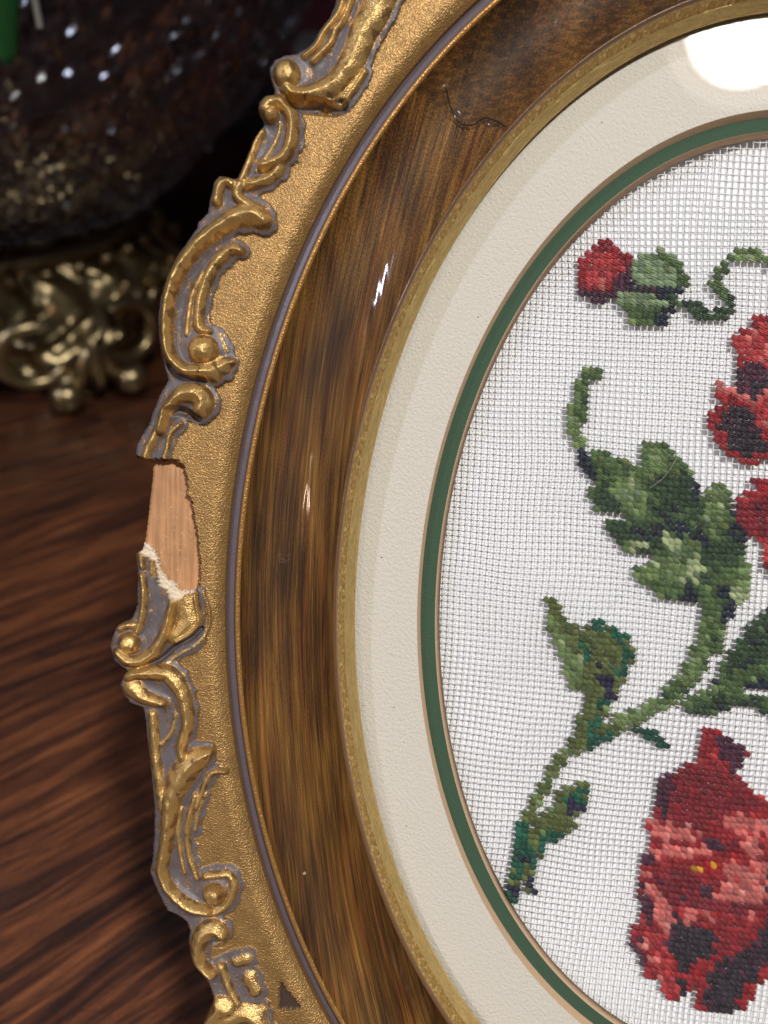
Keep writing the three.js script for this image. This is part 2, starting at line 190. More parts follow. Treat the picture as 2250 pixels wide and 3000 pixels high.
const STITCHING = [ // [motif, thread, half width of a line or 0 for a patch, [x, y] ...]
 ["bud","red",0,[[-42.3,90.2],[-40.3,90.4],[-38.4,90.2],[-37.7,87.8],[-34.7,86.5],[-34.2,82.8],[-34.5,80.1],[-36.1,78],[-40.1,75.6],[-42.5,75.9],[-45.3,78],[-46.1,80.7],[-46.4,85.1],[-43.9,87.8],[-42.6,88.5]]],
 ["bud","brightred",0,[[-43.9,87.1],[-37.8,87.2],[-36.9,82.1],[-37.5,79.7],[-43.7,79.3],[-45.8,82.1],[-45.9,84.8]]],
 ["bud","plum",0,[[-46.5,80.9],[-43.7,78.8],[-37.5,79.4],[-36.3,82.4],[-34,84.1],[-34.2,80.1],[-36.1,77.7],[-40.1,75.3],[-42.9,75.6],[-45.7,77.6]]],
 ["calyx","charcoal",0,[[-36.2,79.7],[-28,79.8],[-27.2,76.7],[-32.7,77],[-36.1,77.7]]],
 ["calyx","navy",0,[[-28,79.4],[-22.8,79.4],[-22.5,77.4],[-23.8,74.7],[-25.6,69.2],[-31,69.2],[-27.7,72.3]]],
 ["calyx","sage",0,[[-34.6,83.5],[-32.3,86.2],[-27.7,87.9],[-24.9,87.2],[-22.1,83.5],[-20.5,82.2],[-21.1,78.8],[-23.9,78.4],[-28.3,78.9],[-32.8,79.4]]],
 ["calyx","midgreen",0,[[-27.7,87.9],[-24.9,87.2],[-22.1,83.5],[-20.5,82.2],[-21.1,78.8],[-23.9,78.4],[-24.1,82.5],[-26.2,84.2]]],
 ["calyx","sage",0,[[-37.3,77.3],[-36.1,78.4],[-32.7,77.4],[-27.2,77.1],[-25.7,76.7],[-26.1,74.7],[-27.7,72],[-31.4,69.2],[-33.8,69.5],[-34.2,72.6],[-36.7,74.3]]],
 ["calyx","midgreen",0,[[-37.2,76],[-32.6,74.6],[-27.2,75.4],[-27.7,72],[-31.4,69.2],[-33.8,69.5],[-34.2,72.6],[-36.7,74.3]]],
 ["tendril","darkgreen",1.09,[[-23.4,75],[-20.4,74.7],[-18,74.1],[-16.9,72.7],[-13.9,72.4],[-10.9,73.8],[-10.6,75.8],[-12.4,78.1]]],
 ["tendril","midgreen",1.09,[[-12.4,77.8],[-14,79.5],[-13.6,82.5],[-11.7,84.9],[-9.8,86.7]]],
 ["tendril","lightgreen",1.16,[[-9.8,86.7],[-6.1,86.9],[-2.7,85.9],[-0,84.9],[2.6,85.6]]],
 ["stem","midgreen",1.41,[[-41.3,58.8],[-43,59.2]]],
 ["stem","lightgreen",1.41,[[-44,57.4],[-45.3,54.3],[-46,50.8],[-46.2,47],[-45.8,43.5],[-44.5,40.7]]],
 ["stem","midgreen",.7,[[-45.1,55.3],[-44.8,50.5],[-44.5,47.4]]],
 ["leaf_spray","navy",0,[[-45.5,40.3],[-43.8,40.5],[-41.6,37.2],[-39.4,32.7],[-41.8,33],[-44.3,36.1]]],
 ["leaf_spray","midgreen",0,[[-42,39.6],[-40.7,40.4],[-36.8,38.7],[-34.7,37.7],[-30.5,36.7],[-29.9,38.4],[-30.7,41.2],[-30.4,43.3],[-27.6,42],[-23.8,41.7],[-20.6,38.9],[-17.7,34.8],[-16.2,31.3],[-14.7,27.5],[-14.6,25.8],[-14.5,30.7],[-12.1,32.3],[-9.4,32.1],[-8.2,29.4],[-8.1,25.9],[-5.1,21.4],[-3.6,16.8],[-4.8,13.6],[-2.7,11.9],[-2.4,6.6],[-5.3,3],[-7.3,1.2],[-8.7,-6],[-8.9,-9.6],[-12.7,-9.7],[-13.7,-2.6],[-13.9,1.7],[-15.7,3.1],[-19.5,3],[-22.3,3.3],[-25.5,5.3],[-28.7,7.4],[-31.2,8.8],[-31.6,10.2],[-28.2,12.4],[-26.2,13.5],[-25.6,15],[-32.1,14.8],[-35.4,17.6],[-38.6,20.7],[-38,22.5],[-33.5,22.9],[-32.8,24.4],[-39.8,24.6],[-41.7,28.8],[-41.4,31.6],[-39.7,32.7]]],
 ["leaf_spray","darkgreen",0,[[-41.7,30.2],[-38.6,31.6],[-34.4,28.9],[-34.2,24.7],[-39.8,24.6]]],
 ["leaf_spray","darkgreen",0,[[-28,33.2],[-17.7,34.8],[-14.6,25.8],[-15.5,22.2],[-23.8,22.4],[-27,25.5]]],
 ["leaf_spray","darkgreen",0,[[-38.7,21.8],[-25.1,22.4],[-23.3,18.5],[-26.2,14.6],[-32.1,14.8],[-35.4,17.6]]],
 ["leaf_spray","darkgreen",0,[[-11.5,18.8],[-4.4,19.6],[-4.1,13.7],[-9.9,11.8],[-14.8,6.3],[-15.2,15.2]]],
 ["leaf_spray","lightgreen",0,[[-34.6,34.5],[-31.5,34.6],[-28.5,29],[-27.6,24.1],[-32.1,24],[-37.2,30.3]]],
 ["leaf_spray","pale",0,[[-34.2,33.8],[-31.8,34.2],[-29.2,29],[-32.3,27.5]]],
 ["leaf_spray","lightgreen",0,[[-14.5,30.7],[-12.1,32.3],[-9.4,32.1],[-8.2,28.7],[-11.4,23.7],[-14.6,25.1]]],
 ["leaf_spray","lightgreen",0,[[-30.4,43.3],[-27.6,42],[-23.7,38.5],[-22.2,35.1],[-27.3,33.2],[-29.5,37.7]]],
 ["leaf_spray","pale",0,[[-33.5,18],[-27.4,17.7],[-27,16.3],[-32.5,16.2]]],
 ["leaf_spray","pale",0,[[-25,19.6],[-21.6,19.3],[-18.7,16.5],[-22.1,14.7],[-23.8,15.7]]],
 ["leaf_spray","lightgreen",0,[[-31.3,10.2],[-26.2,13.2],[-18.2,13],[-15.2,14.8],[-14.6,8.8],[-19,7.6],[-29.5,8.1]]],
 ["leaf_spray","pale",0,[[-17.9,14.8],[-14.8,15.2],[-14.4,8.8],[-17.7,8.4]]],
 ["leaf_spray","pale",0,[[-7.3,7.6],[-2.5,8.4],[-2.6,4.1],[-6.4,3]]],
 ["leaf_spray","lightgreen",0,[[-6.5,13.2],[-2.7,13.3],[-2.2,6.3],[-6.5,6.5]]],
 ["leaf_spray","navy",0,[[-18.1,34.8],[-16,31.3],[-14.5,27.5],[-14.9,25.4],[-17.1,29.2],[-19.4,33.7]]],
 ["leaf_spray","navy",0,[[-25.1,22.4],[-20,22.1],[-15.1,20.5],[-12.8,16.6],[-15.2,16.2],[-18.1,19.4],[-25,19.6]]],
 ["leaf_spray","navy",0,[[-30.6,19.4],[-25.1,21],[-25,18.9],[-29.8,18.4]]],
 ["leaf_spray","navy",0,[[-10.5,11.4],[-8,9],[-6.6,5.1],[-7.2,-1.7],[-9.3,-1.7],[-9.2,4.7]]],
 ["leaf_spray","navy",0,[[-20,5.5],[-15.6,7.7],[-14,3.8],[-15.4,2.9],[-19.2,3]]],
 ["leaf_spray","navy",0,[[-8.8,26.2],[-7.4,26.2],[-4,18.9],[-7.8,19.2]]],
 ["small_leaf","olive",0,[[-51.9,4.4],[-50.1,4.2],[-48.3,.8],[-47,-1.4],[-43.9,-3.5],[-41.7,-5.6],[-41,-.8],[-38.4,-1.4],[-35.8,-3.7],[-32.3,-5],[-30.3,-8.4],[-30.7,-13.7],[-32.3,-18.1],[-33.8,-17.7],[-33.7,-21.7],[-36,-22.2],[-35.9,-25.3],[-37.5,-28.5],[-39.5,-33.9],[-43.3,-36.8],[-46.6,-35.1],[-45.2,-32.3],[-43.1,-29.6],[-42.8,-26.5],[-41.1,-22.8],[-41.2,-20.2],[-45.1,-19.4],[-46.5,-15.5],[-48,-11.1],[-50.5,-6.8],[-51.7,-.6]]],
 ["small_leaf","lightgreen",0,[[-51.5,1.1],[-49.6,-.2],[-48.1,-5.4],[-44.1,-10.5],[-42.3,-12.3],[-42.5,-19.3],[-45.1,-19.4],[-46.5,-15.5],[-48,-11.1],[-50.5,-6.8]]],
 ["small_leaf","teal",0,[[-41,-.8],[-38.4,-1.4],[-35.8,-3.7],[-32.3,-5],[-30.3,-8.4],[-30.7,-13.7],[-31.5,-16.4],[-33.7,-14.7],[-33,-9.4],[-36.6,-4.2],[-40.5,-3]]],
 ["small_leaf","teal",0,[[-43.8,-7.9],[-40.7,-9.6],[-38,-13.9],[-40.1,-14],[-43.3,-9.6]]],
 ["small_leaf","teal",0,[[-38.6,-21.9],[-35.6,-22.2],[-37.5,-28.5],[-39.5,-34.4],[-41.6,-35.3],[-40.1,-28.6]]],
 ["small_leaf","ink",0,[[-38.9,-13.5],[-36.7,-13.4],[-35.3,-16.9],[-33.5,-21.3],[-35.8,-22.2],[-37.5,-17.4]]],
 ["branch","olive",1.71,[[-37.9,-31],[-34.9,-29.1],[-30.7,-26.9],[-26.5,-24.8]]],
 ["branch","lightgreen",1.71,[[-32,-26.5],[-26.5,-24.6],[-22.3,-21.8],[-19.4,-19.5]]],
 ["branch","midgreen",2.35,[[-20.7,-20.4],[-17.4,-17.2],[-14.6,-12.3],[-12.4,-5.3],[-11,.8]]],
 ["branch","lightgreen",1.2,[[-17.4,-16.4],[-15.1,-11.9],[-13.2,-6.2],[-12.2,-1.4]]],
 ["branch","teal",1.28,[[-38.3,-32.1],[-34.9,-30.2]]],
 ["branch","darkgreen",0,[[-8.4,-11.3],[-4.4,-5.5],[-2.1,-2],[1.9,2],[7.6,4.8],[8.4,-10.8],[2.6,-12.7],[-1.5,-14.6],[-6.8,-17.4],[-11.4,-20.1]]],
 ["branch","midgreen",2.35,[[-15.1,-22],[-10.9,-21],[-6.8,-17.8],[-1.4,-15],[4.4,-13.5],[8.5,-12.5]]],
 ["branch","darkgreen",1.71,[[-14.2,-23.3],[-8.7,-22.3],[-4.6,-20.8],[.5,-21.5],[5.7,-24]]],
 ["branch","navy",1.2,[[-2.2,-16.8],[2.8,-17.1],[8.7,-16.9]]],
 ["branch","midgreen",1.07,[[-3.8,-19.9],[.5,-20.2],[4.7,-21.4]]],
 ["branch","darkteal",0,[[-30.6,-30.1],[-27.6,-28.4],[-24.6,-28.3],[-20.8,-32.6],[-21.6,-34],[-24.5,-32.5],[-27.6,-30.6]]],
 ["lower_leaf","olive",1.32,[[-46.4,-35.7],[-48.2,-39.8],[-50.5,-43.9],[-52.1,-47.2],[-53.8,-50.8],[-55.4,-54.6]]],
 ["lower_leaf","teal",1.71,[[-55.8,-55.9],[-56.6,-60.1],[-57.1,-64.7],[-57.9,-69.3],[-58.4,-73.5]]],
 ["lower_leaf","olive",0,[[-43.5,-43.7],[-39.6,-42.8],[-38.7,-44.4],[-40.4,-45.8],[-40.5,-50.8],[-43.7,-52.3],[-42.3,-53.6],[-43.6,-55.4],[-46.1,-57.4],[-49.6,-58.6],[-50.6,-61.2],[-51.6,-64],[-52.9,-67.3],[-52.5,-71.8],[-54,-72.4],[-55.4,-70.6],[-55.1,-65.1],[-54.9,-57.3],[-52.4,-52.6],[-48.6,-49.3],[-46.9,-45.1]]],
 ["lower_leaf","teal",0,[[-43.7,-44.8],[-40.4,-44.5],[-40.3,-48.1],[-46.4,-48.3]]],
 ["lower_leaf","ink",0,[[-46.8,-48.3],[-40.5,-48.1],[-40.4,-51.2],[-45.4,-52.6]]],
 ["lower_leaf","teal",0,[[-50.1,-56.6],[-45.7,-56],[-46.1,-57.8],[-50.4,-59.8],[-52,-65.4],[-55.1,-67.4],[-54.4,-60.9]]],
 ["lower_leaf","ink",0,[[-57.7,-61],[-54.7,-62.7],[-55.1,-64.6],[-58,-64.7]]],
 ["lower_leaf","ink",0,[[-58.5,-70.3],[-55.9,-70.1],[-56.2,-72.9],[-58.4,-74.4]]],
 ["lower_leaf","ink",0,[[-55.5,-68.3],[-52.4,-68.2],[-52.5,-72.1],[-54.5,-72.4]]],
 ["lower_rose","red",0,[[-12.3,-28.5],[-8,-28.9],[-6.2,-31.2],[-3.2,-31.9],[-1.4,-34.5],[-2.5,-37.7],[-5,-38.7],[-1.9,-42.1],[1.6,-44.7],[5.2,-48.1],[8.1,-55.6],[10.5,-69.1],[9,-73.7],[11.1,-82.7],[8,-89.7],[3.1,-95.5],[2,-99.3],[-.9,-101.3],[-4.3,-102.6],[-8.7,-101.7],[-10.5,-102.3],[-11.1,-97.6],[-11.6,-95.3],[-13.8,-96.4],[-14.1,-97.8],[-16.3,-99.1],[-18.9,-98],[-19.9,-94.8],[-21.7,-93.5],[-23.9,-93.2],[-25.9,-88.2],[-27.8,-84.6],[-27.7,-79.9],[-25.8,-78],[-26.5,-71.6],[-26.7,-66.1],[-26.4,-62],[-24.3,-59.7],[-25,-52.4],[-23,-49.6],[-23.4,-45.2],[-21.5,-43.3],[-21.6,-40.2],[-19.1,-39.4],[-16.6,-37.8],[-16.2,-36.8],[-13.6,-37.2],[-13.8,-33.2]]],
 ["lower_rose","darkred",0,[[-21.6,-41.1],[-15.7,-38.2],[-6.3,-39.2],[-1,-43.4],[3.5,-48.2],[-6.7,-49.9],[-12.9,-55.1],[-20.3,-52.2]]],
 ["lower_rose","darkred",0,[[-23.2,-66],[-12.5,-64.6],[-11.8,-70],[-1.4,-72.3],[4.7,-72.9],[.5,-76.8],[-9.9,-75.4],[-20.3,-73.2]]],
 ["lower_rose","pink",0,[[-24.8,-51.8],[-19.4,-53.1],[-12.5,-54.6],[-13.2,-57.4],[-23.5,-57.4]]],
 ["lower_rose","red",0,[[-23.5,-57.4],[-11.5,-56.9],[-11.4,-59.1],[-23.5,-59.2]]],
 ["lower_rose","pink",0,[[-24.1,-59.2],[-12.7,-59.2],[-14.7,-62],[-23.4,-62.3]]],
 ["lower_rose","pink",0,[[-7.9,-50.2],[3.6,-50],[7.2,-54.7],[-3,-55.2]]],
 ["lower_rose","pink",0,[[-5.3,-61.6],[4.6,-62.1],[4.6,-72],[-1.3,-73.7],[-7,-72.1],[-6.7,-68]]],
 ["lower_rose","pink",0,[[-2.2,-55.1],[3.8,-55.8],[3.3,-61.2],[-.2,-60.5]]],
 ["lower_rose","pink",0,[[-12.5,-58.3],[-10.2,-58.2],[-8.3,-60.3],[-12.2,-60.5]]],
 ["lower_rose","pink",0,[[-25,-65.1],[-23.2,-65.5],[-21.6,-73.2],[-17.7,-74],[-17.4,-82.2],[-20.9,-80.1],[-23.7,-76.1]]],
 ["lower_rose","pink",0,[[-15.9,-75],[-8.6,-74.7],[-8.5,-77.2],[-14.9,-78]]],
 ["lower_rose","pink",0,[[1.3,-74.5],[3,-74.4],[2.8,-79],[1,-78.1]]],
 ["lower_rose","brightred",0,[[-25.7,-79.8],[-20,-81.4],[-17.6,-88.7],[-15.9,-97.9],[-19,-97.6],[-23.2,-89]]],
 ["lower_rose","pink",0,[[-25.6,-83.5],[-23.4,-84.3],[-19.6,-93],[-21.8,-92.1]]],
 ["lower_rose","plum",0,[[-10,-30.9],[-7.5,-29.9],[-3.2,-31.9],[-1.2,-34.5],[-2.5,-37.9],[-5.5,-38.7],[-8.6,-35.2]]],
 ["lower_rose","plum",0,[[-23.4,-44.7],[-21.6,-40.2],[-19.3,-40.1],[-20.3,-51.3],[-22.3,-50.1]]],
 ["lower_rose","plum",0,[[-26.4,-61.6],[-23.8,-61.9],[-22.4,-64.6],[-25.9,-64.3]]],
 ["lower_rose","plum",0,[[-26.8,-68.9],[-24.8,-69.7],[-22.9,-75.1],[-22.3,-79.2],[-25.4,-78]]],
 ["lower_rose","plum",0,[[-27.8,-82.7],[-26,-84],[-21.7,-93.5],[-23.9,-93.6],[-26.3,-87.7]]],
 ["lower_rose","plum",0,[[-12.3,-68.9],[-8,-68.3],[-7.9,-71.7],[-12.2,-71.9]]],
 ["lower_rose","plum",0,[[-11.1,-55.9],[-4.6,-57.9],[-5.4,-60.2],[-9.3,-59]]],
 ["lower_rose","charcoal",0,[[-17.2,-76.5],[-14.9,-78.9],[-5.3,-81.2],[-8.1,-87.3],[-13.6,-88.9],[-13.7,-97.3],[-15.4,-97.9],[-17.6,-86.8],[-19.3,-83.7]]],
 ["lower_rose","charcoal",0,[[1.7,-82.2],[5.6,-76.1],[10.8,-76.3],[11.2,-85],[3.8,-90.4],[1.3,-94.2],[-.9,-101.3],[-7,-102.1],[-9.3,-99.4],[-8.3,-90.5],[-1.6,-85.6]]],
 ["lower_rose","plum",0,[[3.8,-63],[10.1,-62.7],[10.6,-72.7],[5.5,-72]]],
 ["lower_rose","crimson",0,[[-13,-61],[-8.8,-60.8],[-5.1,-65.2],[-10.3,-65.4]]],
 ["lower_rose","yellow",.47,[[-13.8,-64.7],[-10.3,-64.7]]],
 ["lower_rose","yellow",.51,[[-9.3,-62.9],[-5.6,-64.8]]],
 ["upper_rose","red",0,[[-4.4,71.8],[-.1,72.5],[5,71.5],[8.5,68.2],[9.8,61.4],[9.7,51.2],[10,44.3],[6.6,39.4],[1.5,38.7],[-1.8,37.6],[-4.5,36.8],[-8,38.9],[-10.8,40.2],[-13.3,43.3],[-14.3,46.4],[-14.1,49.5],[-11.2,50.9],[-13.4,53.6],[-13.7,55.9],[-11.5,56.4],[-8.7,54.4],[-8.6,60.9],[-7.4,62.6],[-9.7,65.3],[-9.8,67.5],[-6,69.7]]],
 ["upper_rose","brightred",0,[[-9.3,67.3],[-4.7,69.7],[-.6,69.8],[-.2,60.6],[-5.6,60.2],[-8.8,64.3]]],
 ["upper_rose","plum",0,[[-8.3,61.2],[-4.2,60.6],[.5,60.6],[.7,55.2],[-1.8,52.7],[-5.2,53.4],[-8,55.1]]],
 ["upper_rose","charcoal",0,[[-5.5,58.2],[.6,58.6],[.7,55.5],[-1.9,53.1],[-4.6,54.1]]],
 ["upper_rose","pink",0,[[-13.7,55.9],[-11.5,56.4],[-7.6,54],[-3.9,53.4],[.8,54.8],[.9,51.7],[-5.8,51.7],[-9.3,53],[-13.1,54]]],
 ["upper_rose","charcoal",0,[[-9.9,51.3],[-6.8,51],[-3.6,47.9],[-.7,42.8],[1.5,40],[-3.2,38.6],[-8.7,40.6],[-11.6,44],[-12.1,48.5]]],
 ["upper_rose","brightred",0,[[-6.8,51.3],[.9,51.7],[1.3,44.2],[-1.5,44.8],[-4.3,48.6]]],
 ["upper_rose","pink",0,[[-2.3,47.9],[1.1,48.6],[1.2,45.6]]],
 ["side_rose","red",0,[[-3.7,33.6],[.4,34.2],[5.1,34.8],[10.3,32.5],[11.8,22.8],[11.7,12.2],[8.5,8.6],[3.7,8.5],[1.3,11.3],[-.5,14.1],[-.2,18.3],[-2.3,19.5],[-4.4,19.6],[-7,23.8],[-7.6,27.6],[-5.5,29.8],[-2.8,30.9]]],
 ["side_rose","darkred",0,[[-7.1,26.6],[-2.7,28.1],[.8,25.4],[2.5,19.1],[-2.3,19.7],[-4.8,20.3]]],
 ["side_rose","brightred",0,[[-.8,16.9],[3.2,17.7],[3.6,10.3],[1.1,11.7]]],
];

const frame = thing('oval_picture_frame', 'ornate gilt oval picture frame with brown inner band and chipped scrollwork', 'picture frame', [-0.0028, 0.0035, 0.0940]);
frame.rotation.set(-0.5156, -0.0567, -0.0148, 'XYZ');
const YC = 191;                                            // height of the oval's centre above the frame's foot, mm
const RING = { groove: [129.35, 168.65], bead: [126.75, 166.03], ridge: [102.95, 143.29], lip: [98.63, 139.19], mat: [83.6, 118.57], green: [82.79, 117.38], greenIn: [79.24, 114.39], open: [78.07, 113.24] };
function loft(rows, n = 360, uvOf) {                        // rows: [a, b, z] ellipses, in mm
  const pos = [], uv = [], idx = [];
  for (let j = 0; j <= n; j++) {
    const t = j / n * 2 * Math.PI, c = Math.cos(t), s = Math.sin(t);
    let v = 0;
    rows.forEach(([a, b, z, dz], k) => {
      if (k) v += Math.hypot(a - rows[k - 1][0], z - rows[k - 1][2]);
      const x = a * c, y = b * s, w = z + (dz ? dz(x, y, t) : 0);
      pos.push(x * MM, (y + YC) * MM, w * MM);
      if (uvOf) uv.push(...uvOf(x, y, t, v)); else uv.push(t * 145 * MM, v * MM);
    });
  }
  const m = rows.length;
  for (let j = 0; j < n; j++) for (let k = 0; k < m - 1; k++) { const a = j * m + k; idx.push(a, a + 1, a + m, a + 1, a + m + 1, a + m); }
  const g = new THREE.BufferGeometry();
  g.setAttribute('position', new THREE.Float32BufferAttribute(pos, 3));
  g.setAttribute('uv', new THREE.Float32BufferAttribute(uv, 2));
  g.setIndex(idx); g.computeVertexNormals();
  return g;
}
const off = ([a, b], d, z, dz) => [a + d, b + d, z, dz];
const between = (A, B, f, z, dz) => [lerp(A[0], B[0], f), lerp(A[1], B[1], f), z, dz];

// strokes: distance, width and height along a smoothed path
function smooth(pts) {
  if (pts.length < 2) return pts;
  const out = [], n = pts.length;
  for (let i = 0; i < n - 1; i++) {
    const p0 = pts[Math.max(0, i - 1)], p1 = pts[i], p2 = pts[i + 1], p3 = pts[Math.min(n - 1, i + 2)];
    for (let k = 0; k < 12; k++) {
      const t = k / 12, t2 = t * t, t3 = t2 * t;
      out.push(p1.map((_, c) => 0.5 * (2 * p1[c] + (p2[c] - p0[c]) * t + (2 * p0[c] - 5 * p1[c] + 4 * p2[c] - p3[c]) * t2 + (3 * p1[c] - p0[c] - 3 * p2[c] + p3[c]) * t3)));
    }
  }
  out.push(pts[n - 1]); return out;
}
function stroke(piece, h, pts) {
  const p = smooth(pts.map((q) => [q[0], q[1], q[2] * (pts.length === 1 ? 1.08 : h >= 2 ? 1.46 : 1.25)])), r = Math.max(...p.map((q) => q[2])) + 2.2;
  return { piece, h, p, box: [Math.min(...p.map((q) => q[0])) - r, Math.max(...p.map((q) => q[0])) + r, Math.min(...p.map((q) => q[1])) - r, Math.max(...p.map((q) => q[1])) + r] };
}
const strokes = RELIEF.map(([i, h, p]) => stroke(i, h, p)), hollows = HOLLOWS.map(([h, p]) => stroke(-1, h, p));
function reach(s, x, y) {                                   // [distance to the path's middle, half width there]
  const b = s.box; if (x < b[0] || x > b[1] || y < b[2] || y > b[3]) return null;
  const p = s.p; let best = 1e9, bd = 0, br = 1;
  if (p.length === 1) return [Math.hypot(x - p[0][0], y - p[0][1]), p[0][2], true];
  for (let i = 0; i < p.length - 1; i++) {
    const a = p[i], c = p[i + 1], dx = c[0] - a[0], dy = c[1] - a[1];
    const f = clamp(((x - a[0]) * dx + (y - a[1]) * dy) / (dx * dx + dy * dy + 1e-9));
    const d = Math.hypot(x - a[0] - dx * f, y - a[1] - dy * f), r = lerp(a[2], c[2], f);
    if (d - r < best) { best = d - r; bd = d; br = r; }
  }
  return [bd, br];
}
function inside(poly, x, y) {
  let k = false;
  for (let i = 0, j = poly.length - 1; i < poly.length; j = i++) {
    const [xi, yi] = poly[i], [xj, yj] = poly[j];
    if ((yi > y) !== (yj > y) && x < (xj - xi) * (y - yi) / (yj - yi) + xi) k = !k;
  }
  return k;
}
// outer edge as q(t): t the angle round the oval, q the distance outside the groove
const G0 = RING.groove;
function tq(x, y) {
  let q = 0;
  for (let k = 0; k < 12; k++) {
    const A = G0[0] + q, B = G0[1] + q, F = (x / A) ** 2 + (y / B) ** 2 - 1, d = -2 * x * x / A ** 3 - 2 * y * y / B ** 3;
    q -= F / d;
  }
  return [(Math.atan2(y / (G0[1] + q), x / (G0[0] + q)) + 2 * Math.PI) % (2 * Math.PI), q];
}
const edge = OUTER_EDGE.map(([x, y]) => tq(x, y));
const T0 = edge[0][0], T1 = edge[edge.length - 1][0];
function edgeAt(t) {
  let q = -1;
  for (let i = 0; i < edge.length - 1; i++) {
    const [a, qa] = edge[i], [b, qb] = edge[i + 1];
    if ((t - a) * (t - b) <= 0 && a !== b) q = Math.max(q, lerp(qa, qb, (t - a) / (b - a)));
  }
  return q < 0 ? 18 : q;
}
const fold = (t) => { const w = T1 - T0; let f = ((t - T0) / w) % 2; if (f < 0) f += 2; return T0 + w * (f > 1 ? 2 - f : f); };

